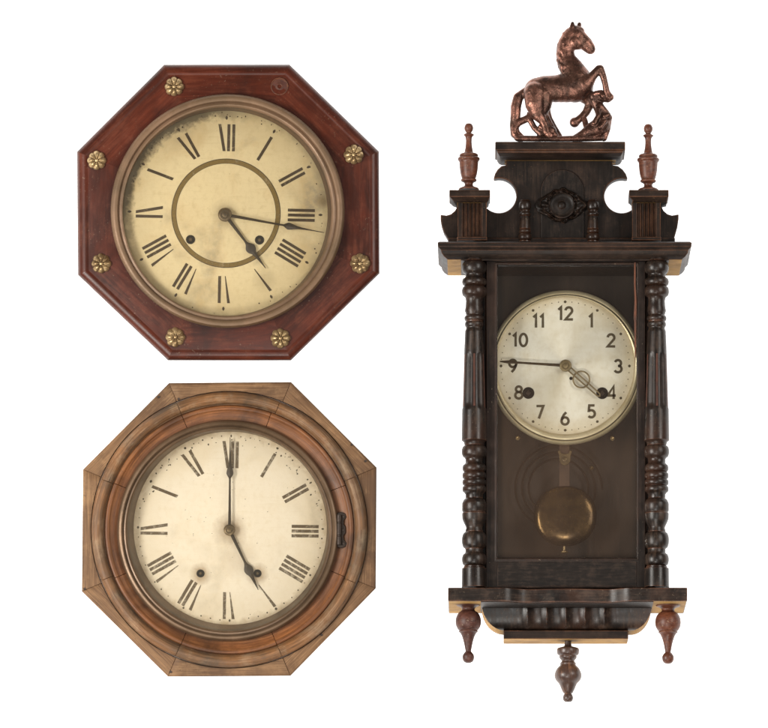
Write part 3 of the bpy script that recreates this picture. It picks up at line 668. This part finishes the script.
# carved flower
bm = new(); n = 120; loops = []
for s in (1.0, .98, .9, .82, .74, .66, .58, .52, .47, .44):
    l = []
    for j in range(n):
        t = 2 * PI * j / n; ex = 27.5; ey = 18.0
        c_, s_ = math.cos(t), math.sin(t)
        r = 1 / ((abs(c_) / ex) ** 1.35 + (abs(s_) / ey) ** 1.35) ** (1 / 1.35)
        r = 13.2 + (r - 13.2) * ((s - .44) / .56) if r > 13.2 else 13.2 + .1 * s
        r *= 1 + (.03 * math.cos(9 * t) + .02 * math.sin(13 * t + 1)) * (s > .6)
        h = 5.2 * math.sin(min(1, (1 - s) / .2) * PI / 2) * (0.6 + .25 * math.cos(9 * t + 5 * s) + .15 * math.sin(5 * t + 1.3) + .2 * math.cos(16 * t * (1 + .02 * s))) + 1.0 * math.cos(s * 30 + math.sin(3 * t)) * (.4 < s < .97)
        l.append(W(561.8 + r * c_, 205.4 - r * s_, 27.4 + max(0, h) + .2))
    loops.append(l)
loft(bm, loops, cap1=False); facefront(bm); cf = obj('carved_flower', bm, ED, k3, ang=60)
bm = new(); disc(bm, (561.8, 205), [(13.6, 27.8), (13.2, 29.8), (12.2, 30), (10.6, 28.6), (8, 28.2), (5.2, 29), (4.2, 29.2), (3.6, 30.6), (2, 31.6), (.4, 31.9)], 40); obj('boss', bm, ED, cf)
# little half columns on the crest
for X in (525, 593):
    bm = new(); lathe(bm, X, 28.5, beads(('s', 4.6, 200.2, 5, 201), ('b', 4.6, 6.4, 201.2, 210.5), ('s', 4.6, 211.2, 4.6, 212.2), ('b', 4.8, 6, 212.6, 216), ('s', 5.2, 217, 5.6, 229), ('b', 4.9, 6.2, 229.6, 233.4), ('b', 5.2, 6.9, 233.8, 240.6), ('s', 6.2, 241, 6.2, 242)), 32)
    obj('half_column', bm, EG, k3)
# fluted plinths, their caps and the finials on them
def plinth(x0, x1, c0, c1):
    bm = new(); m = 30; loops = []
    for y in (200, 239.5):
        q = []
        for i in range(m * 2 + 1):
            t = i / (m * 2); x = x0 + (x1 - x0) * t; f = 0
            if .16 < t < .84: f = 2.2 * max(0, math.sin((t - .16) / .68 * 5 * PI) ** 2) ** .7
            p = W(x, y, 48); q.append(Vector((p.x, p.y + f * U, p.z)))
        a = W(x1, y, 48); b = W(x0, y, 48)
        q += [Vector((a.x, -22 * U, a.z)), Vector((b.x, -22 * U, b.z))]
        loops.append(q)
    loft(bm, loops, cap0=True, cap1=True); fix(bm); grain(bm, (0, 0, 1))
    pl = obj('plinth', bm, E, k3, ang=30)
    bm = new(); rect_loft(bm, [(c0, c1, 189.8, 55), (c0 - .3, c1 + .3, 190.6, 55.4), (c0 - .3, c1 + .3, 196.6, 55.4), (c0 + .8, c1 - .8, 197.4, 54.4), (c0 + 3.4, c1 - 1.2, 200.4, 52), (x0 - .4, x1 + .4, 202.6, 48.3)], 20)
    obj('cap', bm, [E, RAW], pl, bevel=.3)
    bm = new(); box(bm, x0 - .5, 236.6, x1 + .5, 240.2, 22, 49.6); obj('foot', bm, E, pl, bevel=.5)
plinth(457.6, 486.6, 449.6, 489.8); plinth(632.2, 660.6, 629.4, 668.4)
fin = smooth_prof([(.3, 0), (2.6, .5), (4.0, 2.4), (4.5, 4.8), (4.0, 7.2), (2.8, 9), (3.0, 10), (5.0, 11.2), (5.1, 12), (3.6, 13.6), (3.0, 16.5), (3.2, 22), (4.1, 27.5), (5.0, 29.6), (8.2, 30.6), (9.4, 31.8), (9.2, 33), (8.8, 33.6), (10.6, 34.6), (11.1, 36), (10.6, 37.2), (9.6, 38.6), (9.2, 44), (8.4, 50), (7.2, 54.4), (6.6, 55.4), (7.8, 56.4), (7.6, 58), (5, 59.4), (4.2, 61), (5, 63), (9, 64.8), (10.2, 65.8), (10.2, 67)], 4)
for X, Y0 in ((468.8, 123.2), (648.2, 124)):
    bm = new(); lathe(bm, X, 38, fin, 40, Y0=Y0); obj('finial', bm, M['redfinial'], k3)
# dial of clock 3
dc3 = (565.2, 366); d3 = 52
bm = new(); prism(bm, arc(566, 366, 66, 0, 354, 59), 10, 39, (0, 0, 1)); obj('movement_plate', bm, M['hole'], k3)
bm = new(); disc(bm, dc3, [(70.5, d3), (50, d3), (20, d3), (3, d3)], 120)
dots(bm, dc3, d3 + .2, [(i * 6, 64.2, .55, .55) if i % 5 else (i * 6, 64.2, 1.5, 1.5) for i in range(60)])
dial3 = obj('dial', bm, [M['dial_silver'], M['ink_num']], k3, origin=W(dc3[0], dc3[1], d3))
b3 = (565.8, 367.6)
bm = new(); ring(bm, b3, [(77.4, 40), (77.4, 54.5), (76.8, 57.5), (75.4, 59.6), (74.4, 60.2), (73.5, 59.4), (73.0, 55), (72.6, 55), (72.2, 58), (71.2, 58.6, -.3, -1.2), (70, 58, -.5, -1.6), (69.4, 55.6, -.6, -2.0), (68.6, 50.4, -.6, -2.2)]); obj('bezel', bm, M['bezel_pale'], k3)
# numbers as brush strokes
def el(cx, cy, rx, ry, a0, a1, n=22): return [(cx + rx * math.cos(math.radians(a0 + (a1 - a0) * i / n)), cy + ry * math.sin(math.radians(a0 + (a1 - a0) * i / n))) for i in range(n + 1)]
DG = {  # x 0..w, y 0 (top)..1
 '0': (.62, [el(.31, .5, .27, .46, 0, 360, 36)]),
 '1': (.36, [[(.04, .22), (.24, .03), (.24, 1)]]),
 '2': (.62, [el(.31, .29, .25, .25, -175, 35, 18) + [(.06, .955), (.62, .955)]]),
 '3': (.60, [el(.28, .27, .23, .23, -160, 88, 18), el(.28, .71, .27, .25, -88, 155, 18)]),
 '4': (.66, [[(.5, 1), (.5, .05), (.04, .74), (.66, .74)]]),
 '5': (.60, [[(.54, .05), (.14, .05), (.10, .46)] + el(.29, .68, .27, .27, -125, 140, 20)]),
 '6': (.62, [el(.31, .68, .265, .27, 0, 360, 32), [(.06, .62)] + [(.1, .45), (.22, .22), (.4, .02)]]),
 '7': (.58, [[(.02, .05), (.54, .05), (.2, 1)]]),
 '8': (.60, [el(.30, .26, .215, .21, 0, 360, 30), el(.30, .72, .265, .245, 0, 360, 32)]),
 '9': (.62, [el(.31, .32, .265, .27, 0, 360, 32), [(.56, .38)] + [(.52, .55), (.4, .78), (.22, .98)]]),
}
def stroke(bm, pts, w, d):
    n = len(pts); closed = math.hypot(pts[0][0] - pts[-1][0], pts[0][1] - pts[-1][1]) < 1e-6
    if closed: pts = pts[:-1]; n -= 1
    Lr = []
    for i in range(n):
        p = pts[i]; a = pts[i - 1] if (closed or i > 0) else None; b = pts[(i + 1) % n] if (closed or i < n - 1) else None
        def nm(u, v): l = math.hypot(v[0] - u[0], v[1] - u[1]); return (-(v[1] - u[1]) / l, (v[0] - u[0]) / l)
        if a is None: q = nm(p, b); s = 1
        elif b is None: q = nm(a, p); s = 1
        else:
            n1, n2 = nm(a, p), nm(p, b); q = (n1[0] + n2[0], n1[1] + n2[1]); l = math.hypot(*q); q = (q[0] / l, q[1] / l); s = min(2.2, 1 / max(.35, q[0] * n1[0] + q[1] * n1[1]))
        Lr.append(((p[0] + q[0] * w * s / 2, p[1] + q[1] * w * s / 2), (p[0] - q[0] * w * s / 2, p[1] - q[1] * w * s / 2)))
    A = [bm.verts.new(W(l[0], l[1], d)) for l, r in Lr]; B = [bm.verts.new(W(r[0], r[1], d)) for l, r in Lr]
    for i in range(n if closed else n - 1):
        k = (i + 1) % n; f = bm.faces.new((A[i], A[k], B[k], B[i])); f.normal_update()
        if f.normal.y > 0: f.normal_flip()
def number(txt, cx, cy, h, w, d, parent):
    bm = new(); uvl(bm); gap = .16; tot = sum(DG[c][0] for c in txt) + gap * (len(txt) - 1); x = cx - tot * h / 2
    for c in txt:
        for s in DG[c][1]: stroke(bm, [(x + px * h, cy - h / 2 + py * h) for px, py in s], w, d)
        x += (DG[c][0] + gap) * h
    return obj('numeral', bm, M['ink_num'], parent)
npos = {12: (565.4, 313.4), 1: (591, 320.8), 2: (611, 340.4), 3: (618.2, 366.2), 4: (611.4, 392.4), 5: (591.4, 411.4), 6: (565, 418.6), 7: (540, 412), 8: (518.8, 392.4), 9: (512.8, 365.8), 10: (520, 340), 11: (538.6, 321)}
for h, q in npos.items(): number(str(h), q[0], q[1], 13.2, 2.5, d3 + .3, dial3)
for q in ((528.4, 393), (602.2, 393.2)):
    bm = new(); disc(bm, q, [(5.9, d3 + .35), (5.6, d3 + 1), (5.1, d3 + .9), (4.9, d3 + .4), (4.6, d3 + .36)], 30); o = obj('winding_hole', bm, M['hole'], dial3)
    bm = new(); disc(bm, q, [(2.9, d3 + .4), (2.7, d3 + 1.8), (.6, d3 + 2)], 4); obj('arbor', bm, M['iron'], o)
hb = (565.6, 365.6)
bm = new(); hand(bm, hb, (499.6, 361.4), d3 + 5.4, [(-4, 1.6), (5, 1.5), (30, 1.2), (46, 1.1), (56, 1.6), (60, 1.3), (66, .6)], 1.0); obj('minute_hand', bm, M['handdark'], k3)
bm = new()
ux, uy = math.cos(math.radians(41.5)), math.sin(math.radians(41.5))
def along(s, o): return (hb[0] + ux * s - uy * o, hb[1] + uy * s + ux * o)
for sgn in (-1, 1): tube(bm, [W(*along(s, sgn * o), d3 + 4) for s, o in ((4, 2.0), (20, 1.9), (34, 1.8), (44, 1.7))], .8 * U, 8)
tube(bm, [W(*along(44, 1.7), d3 + 4), W(*along(46, 0), d3 + 4), W(*along(44, -1.7), d3 + 4)], .8 * U, 8)
tube(bm, [W(*along(21 + 8.2 * math.cos(a * PI / 14), 8.2 * math.sin(a * PI / 14)), d3 + 3.7) for a in range(28)], .8 * U, 8, closed=True)
obj('hour_hand', bm, M['handbrass'], k3)
bm = new(); disc(bm, hb, [(6.2, d3 + .2), (6.2, d3 + 5), (5.6, d3 + 7), (4, d3 + 7.6), (3, d3 + 7.4), (2.6, d3 + 9), (.8, d3 + 9.4)], 32); obj('hand_hub', bm, M['handbrass'], k3)
bm = new(); disc(bm, (571, 378.4), [(1.7, d3 + .2), (1.5, d3 + .5), (.3, d3 + .5)], 14); obj('regulator_hole', bm, M['hole'], dial3)
# pendulum
pd = empty  # (a part: it hangs inside the case)
bm = new(); box(bm, 559.2, 440, 569.6, 490, 33, 34.4, (0, 0, 1)); rod = obj('pendulum', bm, M['rod'], k3, bevel=.3)
bm = new(); prism(bm, [(557.6, 451), (560, 450), (561, 453), (565, 454), (568.6, 453), (569.6, 450), (572, 451.4), (570.6, 456), (570.4, 461), (568, 464.4), (564.8, 465.4), (561.6, 464.4), (559.4, 461), (559.2, 456)], 34.6, 36.2); hk = obj('hook', bm, M['hub'], rod, bevel=.4)
bm = new(); disc(bm, (564.8, 459.4), [(2.4, 36.1), (2.2, 37.4), (1.2, 37.8), (.3, 37.8)], 20); obj('screw_head', bm, M['hub'], hk)
bm = new(); n = 96; loops = []
bc = (565.3, 516.2)
for s, h in [(0.96, -6.0), (0.985, -1.0), (1.0, 0.0)] + [(math.cos(a * PI / 2 / 22) ** .5, 6.2 * math.sin(a * PI / 2 / 22)) for a in range(1, 22)] + [(.02, 6.2)]:
    l = []
    for j in range(n):
        t = 2 * PI * j / n; c_, s_ = math.cos(t), math.sin(t); e = 2.0 + .1 * s
        r = 1 / ((abs(c_) / 31.4) ** e + (abs(s_) / 30.2) ** e) ** (1 / e) * s
        l.append(W(bc[0] + r * c_, bc[1] + r * s_, 34 + h))
    loops.append(l)
loft(bm, loops, cap0=True, cap1=True); facefront(bm); obj('bob', bm, M['bob'], rod, ang=70)
bm = new(); lathe(bm, 564.2, 33.5, beads(('s', 1.3, 545, 1.3, 550.6), ('b', 2.0, 3.6, 550.8, 553.6)), 20); obj('rating_nut', bm, M['brass'], rod)
# gong coil on the back panel and screw heads
bm = new(); tube(bm, [W(557 + (25 + 20 * i / 130) * math.cos(i * .145), 489 + (25 + 20 * i / 130) * math.sin(i * .145), 15 + 3 * i / 130) for i in range(131)], 1.0 * U, 8); obj('gong', bm, M['gong'], k3)
for q in ((517.6, 438), (612.4, 438.4), (591.6, 468)):
    bm = new(); disc(bm, q, [(2.3, 42 if q[1] < 450 else 8), (2.2, 44 if q[1] < 450 else 10), (1.4, 44.6 if q[1] < 450 else 10.6), (.5, 44 if q[1] < 450 else 10), (.2, 44 if q[1] < 450 else 10)], 20); obj('screw_head', bm, M['brass'], k3)
# shelf with scooped middle
bm = new(); lay = uvl(bm); xs = [448, 455, 470, 485, 498, 503] + [503 + 129 * i / 28 for i in range(1, 28)] + [632, 637, 650, 665, 680, 687.2]
def shd(x):
    if x <= 503 or x >= 632: return 98.0
    t = (x - 503) / 129; return 98 - 12.5 * (math.sin(min(1, min(t, 1 - t) / .2) * PI / 2) ** 2) + 5.5 * math.exp(-((t - .5) / .22) ** 2)
loops = []
for y in (587.6, 588.2, 600.6, 601.2):
    ins = 0.8 if y in (587.6, 601.2) else 0
    l = []
    for x in xs:
        xx = min(max(x, 448 + ins), 687.2 - ins); p = W(xx, y, 98); l.append(Vector((p.x, -(shd(x) - ins) * U, p.z)))
    a, b = l[-1], l[0]; l += [Vector((a.x, -.8 * U, a.z)), Vector((b.x, -.8 * U, b.z))]; loops.append(l)
loft(bm, loops, cap0=True, cap1=True); fix(bm); grain(bm, (1, 0, 0)); raw_sides(bm); obj('shelf', bm, [EG, RAW], k3, ang=30)
bm = new(); sx = [x for x in xs if 485 <= x <= 650]; sx = [481] + sx + [653.4]; loops = []
for y in (600.9, 602.0):
    l = []
    for x in sx:
        p = W(x, y, 98); l.append(Vector((p.x, -(shd(x) - 1.0) * U, p.z)))
    l += [Vector((l[-1].x, -20 * U, l[0].z)), Vector((l[0].x, -20 * U, l[0].z))]; loops.append(l)
loft(bm, loops, cap0=True, cap1=True); fix(bm); grain(bm, (1, 0, 0)); obj('soffit', bm, M['ebony_dark'], k3)
# fluted corbel under the shelf
bm = new(); rows = []; m = 140
for i in range(15):
    t = i / 14; a = t * PI / 2; xl = 481.5 + 24 * (1 - math.cos(a)) ** 1.0; xr = 652.4 - 22 * (1 - math.cos(a)); y = 601.5 + 29.2 * math.sin(a); db = 50 - 12 * (1 - math.cos(a)); l = []
    for j in range(m + 1):
        x = xl + (xr - xl) * j / m; f = 0
        if 517.8 < x < 613.8: f = 3.0 * (1 - abs(math.sin((x - 527.4) / 19.2 * PI))) ** 1.4 * min(1, (1 - t) * 5, .25 + t * 5)
        p = W(x, y, db); l.append(p + Vector((0, -f * U, 0)))
    l += [Vector((l[-1].x, -2 * U, l[-1].z)), Vector((l[0].x, -2 * U, l[0].z))]; rows.append(l)
vs, fs = loft(bm, rows, cap0=True, cap1=True); fix(bm); grain(bm, (0, 0, 1)); bm.normal_update()
for f in bm.faces:
    if abs(f.normal.y) < .05 and (f.normal.z < .5): f.material_index = 1
obj('corbel', bm, [EG, RAW], k3, ang=35)
bm = new(); box(bm, 503.6, 630.4, 628.2, 639, 2, 44); raw_sides(bm); obj('base_strip', bm, [E, RAW], k3, bevel=.5)
pen = smooth_prof([(3, -3), (11, .4), (12.2, 1.8), (11.6, 3.8), (8.6, 5), (6.6, 6.4), (6.4, 8.4), (7.6, 9.6), (9.6, 11), (11.8, 14.6), (12.8, 19.4), (12.2, 24), (10.4, 27.6), (9.2, 28.8), (9.6, 30), (8.2, 31.2), (6.4, 34.6), (4.6, 40.5), (3.3, 47), (2.9, 49.6), (4.0, 51), (5.6, 53.4), (5.9, 56), (5.2, 58.8), (3.2, 60.8), (.3, 61.6)], 4)
for X, Y0 in ((468.3, 601.8), (668, 602.6)):
    bm = new(); lathe(bm, X, 66, pen, 40, Y0=Y0); obj('drop_finial', bm, M['darkfinial'] if X < 500 else M['redfinial'], k3)
cpen = smooth_prof([(3.4, 637), (3.5, 645.5), (6, 647), (10.4, 648.4), (11.2, 651), (10.6, 654.4), (8.6, 655.8), (8.8, 657.2), (8, 659), (6.6, 660.6), (6.8, 662), (8, 663.4), (7.8, 664.8), (8.6, 666), (11.4, 669), (13.4, 674), (13.2, 678), (11.6, 681), (9, 684), (7, 688.5), (5.2, 692.4), (3.8, 693.8), (4.6, 695.2), (5.3, 698), (4.6, 700.6), (3, 702), (.3, 702.4)], 4)
bm = new(); lathe(bm, 568, 26, cpen, 40); obj('drop_finial', bm, M['worndark'], k3, 'large dark drop finial under the middle')

# ------------------------------------------------------------------ bronze horse on the crest
def hp(zx, zy): return (500 + zx / 5.392, 10 + zy / 5.392)
def blob(bm, chain, seg=10):
    """chain of (zoom x, zoom y, radius, depth offset[, depth squash]) filled with overlapping balls"""
    for a, b in zip(chain, chain[1:]):
        ll = math.hypot(b[0] - a[0], b[1] - a[1]); st = max(2, int(ll / (min(a[2], b[2]) * .3)))
        for i in range(st + 1):
            t = i / st; x = a[0] + (b[0] - a[0]) * t; y = a[1] + (b[1] - a[1]) * t; r = (a[2] + (b[2] - a[2]) * t + 3.2) / 5.392 * U; dd = a[3] + (b[3] - a[3]) * t
            X, Y = hp(x, y); q = W(X, Y, 33 + dd)
            bmesh.ops.create_icosphere(bm, subdivisions=3 if r > 5 * U else 2, radius=r, matrix=Matrix.Translation(q) @ Matrix.Diagonal((1, .86, 1, 1)))
def remeshed(bm, voxel, sm=6):
    me = bpy.data.meshes.new('tmp'); bm.to_mesh(me); bm.free(); o = bpy.data.objects.new('tmp', me); C.objects.link(o)
    r = o.modifiers.new('r', 'REMESH'); r.mode = 'VOXEL'; r.voxel_size = voxel
    s = o.modifiers.new('s', 'SMOOTH'); s.factor = .5; s.iterations = sm
    dg = bpy.context.evaluated_depsgraph_get(); m2 = bpy.data.meshes.new_from_object(o.evaluated_get(dg))
    bpy.data.objects.remove(o); out = bmesh.new(); out.from_mesh(m2); return out
bm = new()
blob(bm, [(412, 140, 46, 0), (432, 158, 42, 0), (460, 180, 36, 0), (481, 203, 29, 0), (487, 211, 25, 0)]); blob(bm, [(404, 172, 40, 2), (420, 180, 32, 2)])       # head
blob(bm, [(400, 118, 34, 0), (425, 120, 30, 0)])
blob(bm, [(390, 95, 14, 3.5), (391, 72, 8, 3.5)]); blob(bm, [(424, 98, 13, -3), (428, 76, 9, -3)])               # ears
blob(bm, [(388, 140, 46, 0), (362, 180, 46, 0), (352, 225, 44, 0), (362, 270, 46, 0), (388, 320, 62, 0), (412, 375, 78, 0), (405, 415, 80, 0)])  # neck
blob(bm, [(412, 400, 82, 0), (360, 418, 76, 0), (300, 424, 70, 0), (240, 424, 66, 0), (200, 436, 68, 0)])          # trunk
blob(bm, [(352, 150, 20, 0), (326, 190, 18, 0), (320, 240, 17, 0), (330, 300, 18, 0), (350, 345, 16, 0)])           # mane
for q in range(6):
    y0 = 132 + q * 34 + random.uniform(-6, 6); x0 = 346 - 32 * math.sin(min(1, q / 3.5) * PI / 2) + max(0, q - 4) * 10
    blob(bm, [(x0, y0, 10, 2), (x0 + 12, y0 + 16, 11, 5.2), (x0 + 22, y0 + 36, 9, 6.0), (x0 + 26, y0 + 54, 4, 6.2)])
blob(bm, [(135, 440, 20, 0), (98, 472, 25, 0), (86, 520, 26, 0), (84, 570, 25, 0), (76, 620, 22, 0), (82, 665, 24, 0), (110, 690, 22, 0)])  # tail
blob(bm, [(190, 450, 60, 6), (190, 506, 52, 8), (200, 556, 36, 8), (226, 592, 22, 8), (244, 622, 19, 8), (250, 655, 21, 8), (270, 678, 18, 8)])   # near hind leg
blob(bm, [(215, 490, 48, -6), (248, 555, 24, -7), (262, 590, 20, -7), (288, 635, 18, -6), (318, 682, 16, -4)])       # far hind leg
blob(bm, [(230, 462, 58, 3), (232, 510, 44, 5), (222, 556, 28, 6)]); blob(bm, [(236, 572, 24, 2), (256, 612, 24, 2), (280, 655, 24, 2)])
blob(bm, [(455, 400, 46, 6), (492, 364, 24, 8), (532, 318, 19, 8), (540, 316, 19, 8), (556, 356, 16, 8), (568, 400, 14, 8), (574, 440, 16, 7), (592, 468, 15, 6)])  # raised foreleg
blob(bm, [(582, 462, 19, 6), (594, 470, 18, 6)]); blob(bm, [(440, 400, 62, 0), (448, 420, 52, 0)])
blob(bm, [(440, 440, 50, -5), (478, 482, 30, -6), (486, 505, 23, -6), (464, 552, 19, -6), (442, 576, 18, -6), (418, 596, 18, -6), (402, 606, 24, -6)])           # bent foreleg
horse_bm = remeshed(bm, .6 * U, 9)
# eye, nostril and mouth marks on the near side
grain(horse_bm, (1, 0, 0))
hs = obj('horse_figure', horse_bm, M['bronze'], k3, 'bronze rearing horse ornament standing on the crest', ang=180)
bm = new()
blob(bm, [(95, 692, 14, 0), (200, 694, 13, 2), (320, 695, 12, 0), (440, 692, 15, 0), (545, 690, 14, 0)])
blob(bm, [(95, 692, 14, 6), (320, 695, 12, 8), (545, 690, 13, 6)]); blob(bm, [(95, 692, 14, -6), (320, 695, 12, -8), (545, 690, 13, -6)])
blob(bm, [(170, 572, 17, 2), (132, 592, 17, 2), (98, 606, 19, 2), (76, 640, 16, 2), (76, 664, 16, 2), (95, 688, 18, 2)])
blob(bm, [(160, 560, 14, 2), (166, 600, 14, 3), (186, 636, 14, 3), (216, 660, 18, 4), (236, 682, 18, 4)])
blob(bm, [(222, 630, 15, 6), (276, 652, 24, 6), (300, 684, 16, 4)])
blob(bm, [(400, 694, 16, 2), (450, 678, 28, 4), (500, 650, 42, 4), (546, 618, 44, 2), (560, 574, 36, 0), (536, 530, 28, 0), (516, 492, 26, 0), (500, 466, 26, 0)])
blob(bm, [(560, 690, 16, 0), (572, 640, 22, 0), (580, 590, 22, 0), (568, 556, 20, 2), (540, 520, 18, 4)])
blob(bm, [(505, 468, 23, 2), (545, 466, 26, 2), (580, 472, 24, 2), (592, 462, 14, 2)]); blob(bm, [(520, 452, 16, 4), (545, 446, 14, 6), (556, 462, 12, 8)])
blob(bm, [(456, 590, 13, -2), (464, 622, 14, 0), (486, 650, 20, 2)]); blob(bm, [(590, 580, 14, 4), (582, 566, 13, 8), (566, 572, 12, 9)])
blob(bm, [(508, 610, 12, 10), (530, 570, 11, 9), (528, 535, 10, 7)]); blob(bm, [(540, 630, 11, 11), (566, 600, 10, 9)])
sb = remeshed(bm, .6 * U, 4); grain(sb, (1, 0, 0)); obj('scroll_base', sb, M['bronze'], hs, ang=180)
bm = new(); X, Y = hp(428, 148); bmesh.ops.create_icosphere(bm, subdivisions=3, radius=1.3 * U, matrix=Matrix.Translation(W(X, Y, 33 + 6.6))); obj('eye', bm, M['bronze'], hs, ang=180)

# ------------------------------------------------------------------ camera, light
cam = bpy.data.cameras.new('camera'); co = bpy.data.objects.new('camera', cam); C.objects.link(co); bpy.context.scene.camera = co
cam.sensor_width = 36; cam.lens = 36 * D / 768; cam.shift_x = (384 - CX) / 768; cam.shift_y = (CY - 364) / 768; cam.clip_end = 100
co.location = ((CX - 384) * U, -D * U, (364 - CY) * U); co.rotation_euler = (PI / 2, 0, 0)
def area(name, loc, tgt, sx, sy, e, col):
    l = bpy.data.lights.new(name, 'AREA'); l.shape = 'RECTANGLE'; l.size = sx; l.size_y = sy; l.energy = e; l.color = col
    o = bpy.data.objects.new(name, l); C.objects.link(o); o.location = loc
    o.rotation_euler = (Vector(tgt) - Vector(loc)).to_track_quat('-Z', 'Y').to_euler()
area('key_softbox', (-1.9, -2.0, -0.35), (0, 0, 0), 1.0, 1.4, 98, (1, .965, .91))
area('fill_softbox', (1.9, -2.2, 0.5), (0, 0, 0), .9, 1.4, 38, (1, .96, .9))
area('front_low_softbox', (-0.1, -2.2, -1.7), (0.1, 0, 0), .5, .35, 22, (1, .96, .9))
area('camera_flash', (.25, -8.0, -1.72), (.25, 0, -.19), .45, .45, 75, (1, .98, .95))
wd = bpy.data.worlds.new('World'); bpy.context.scene.world = wd; wd.use_nodes = True
bg = wd.node_tree.nodes['Background']; bg.inputs[0].default_value = (1, .96, .91, 1); bg.inputs[1].default_value = .17
sc = bpy.context.scene; sc.view_settings.view_transform = 'Standard'; sc.view_settings.look = 'None'; sc.view_settings.exposure = 0
sc.cycles.transparent_max_bounces = 12; sc.cycles.max_bounces = 8
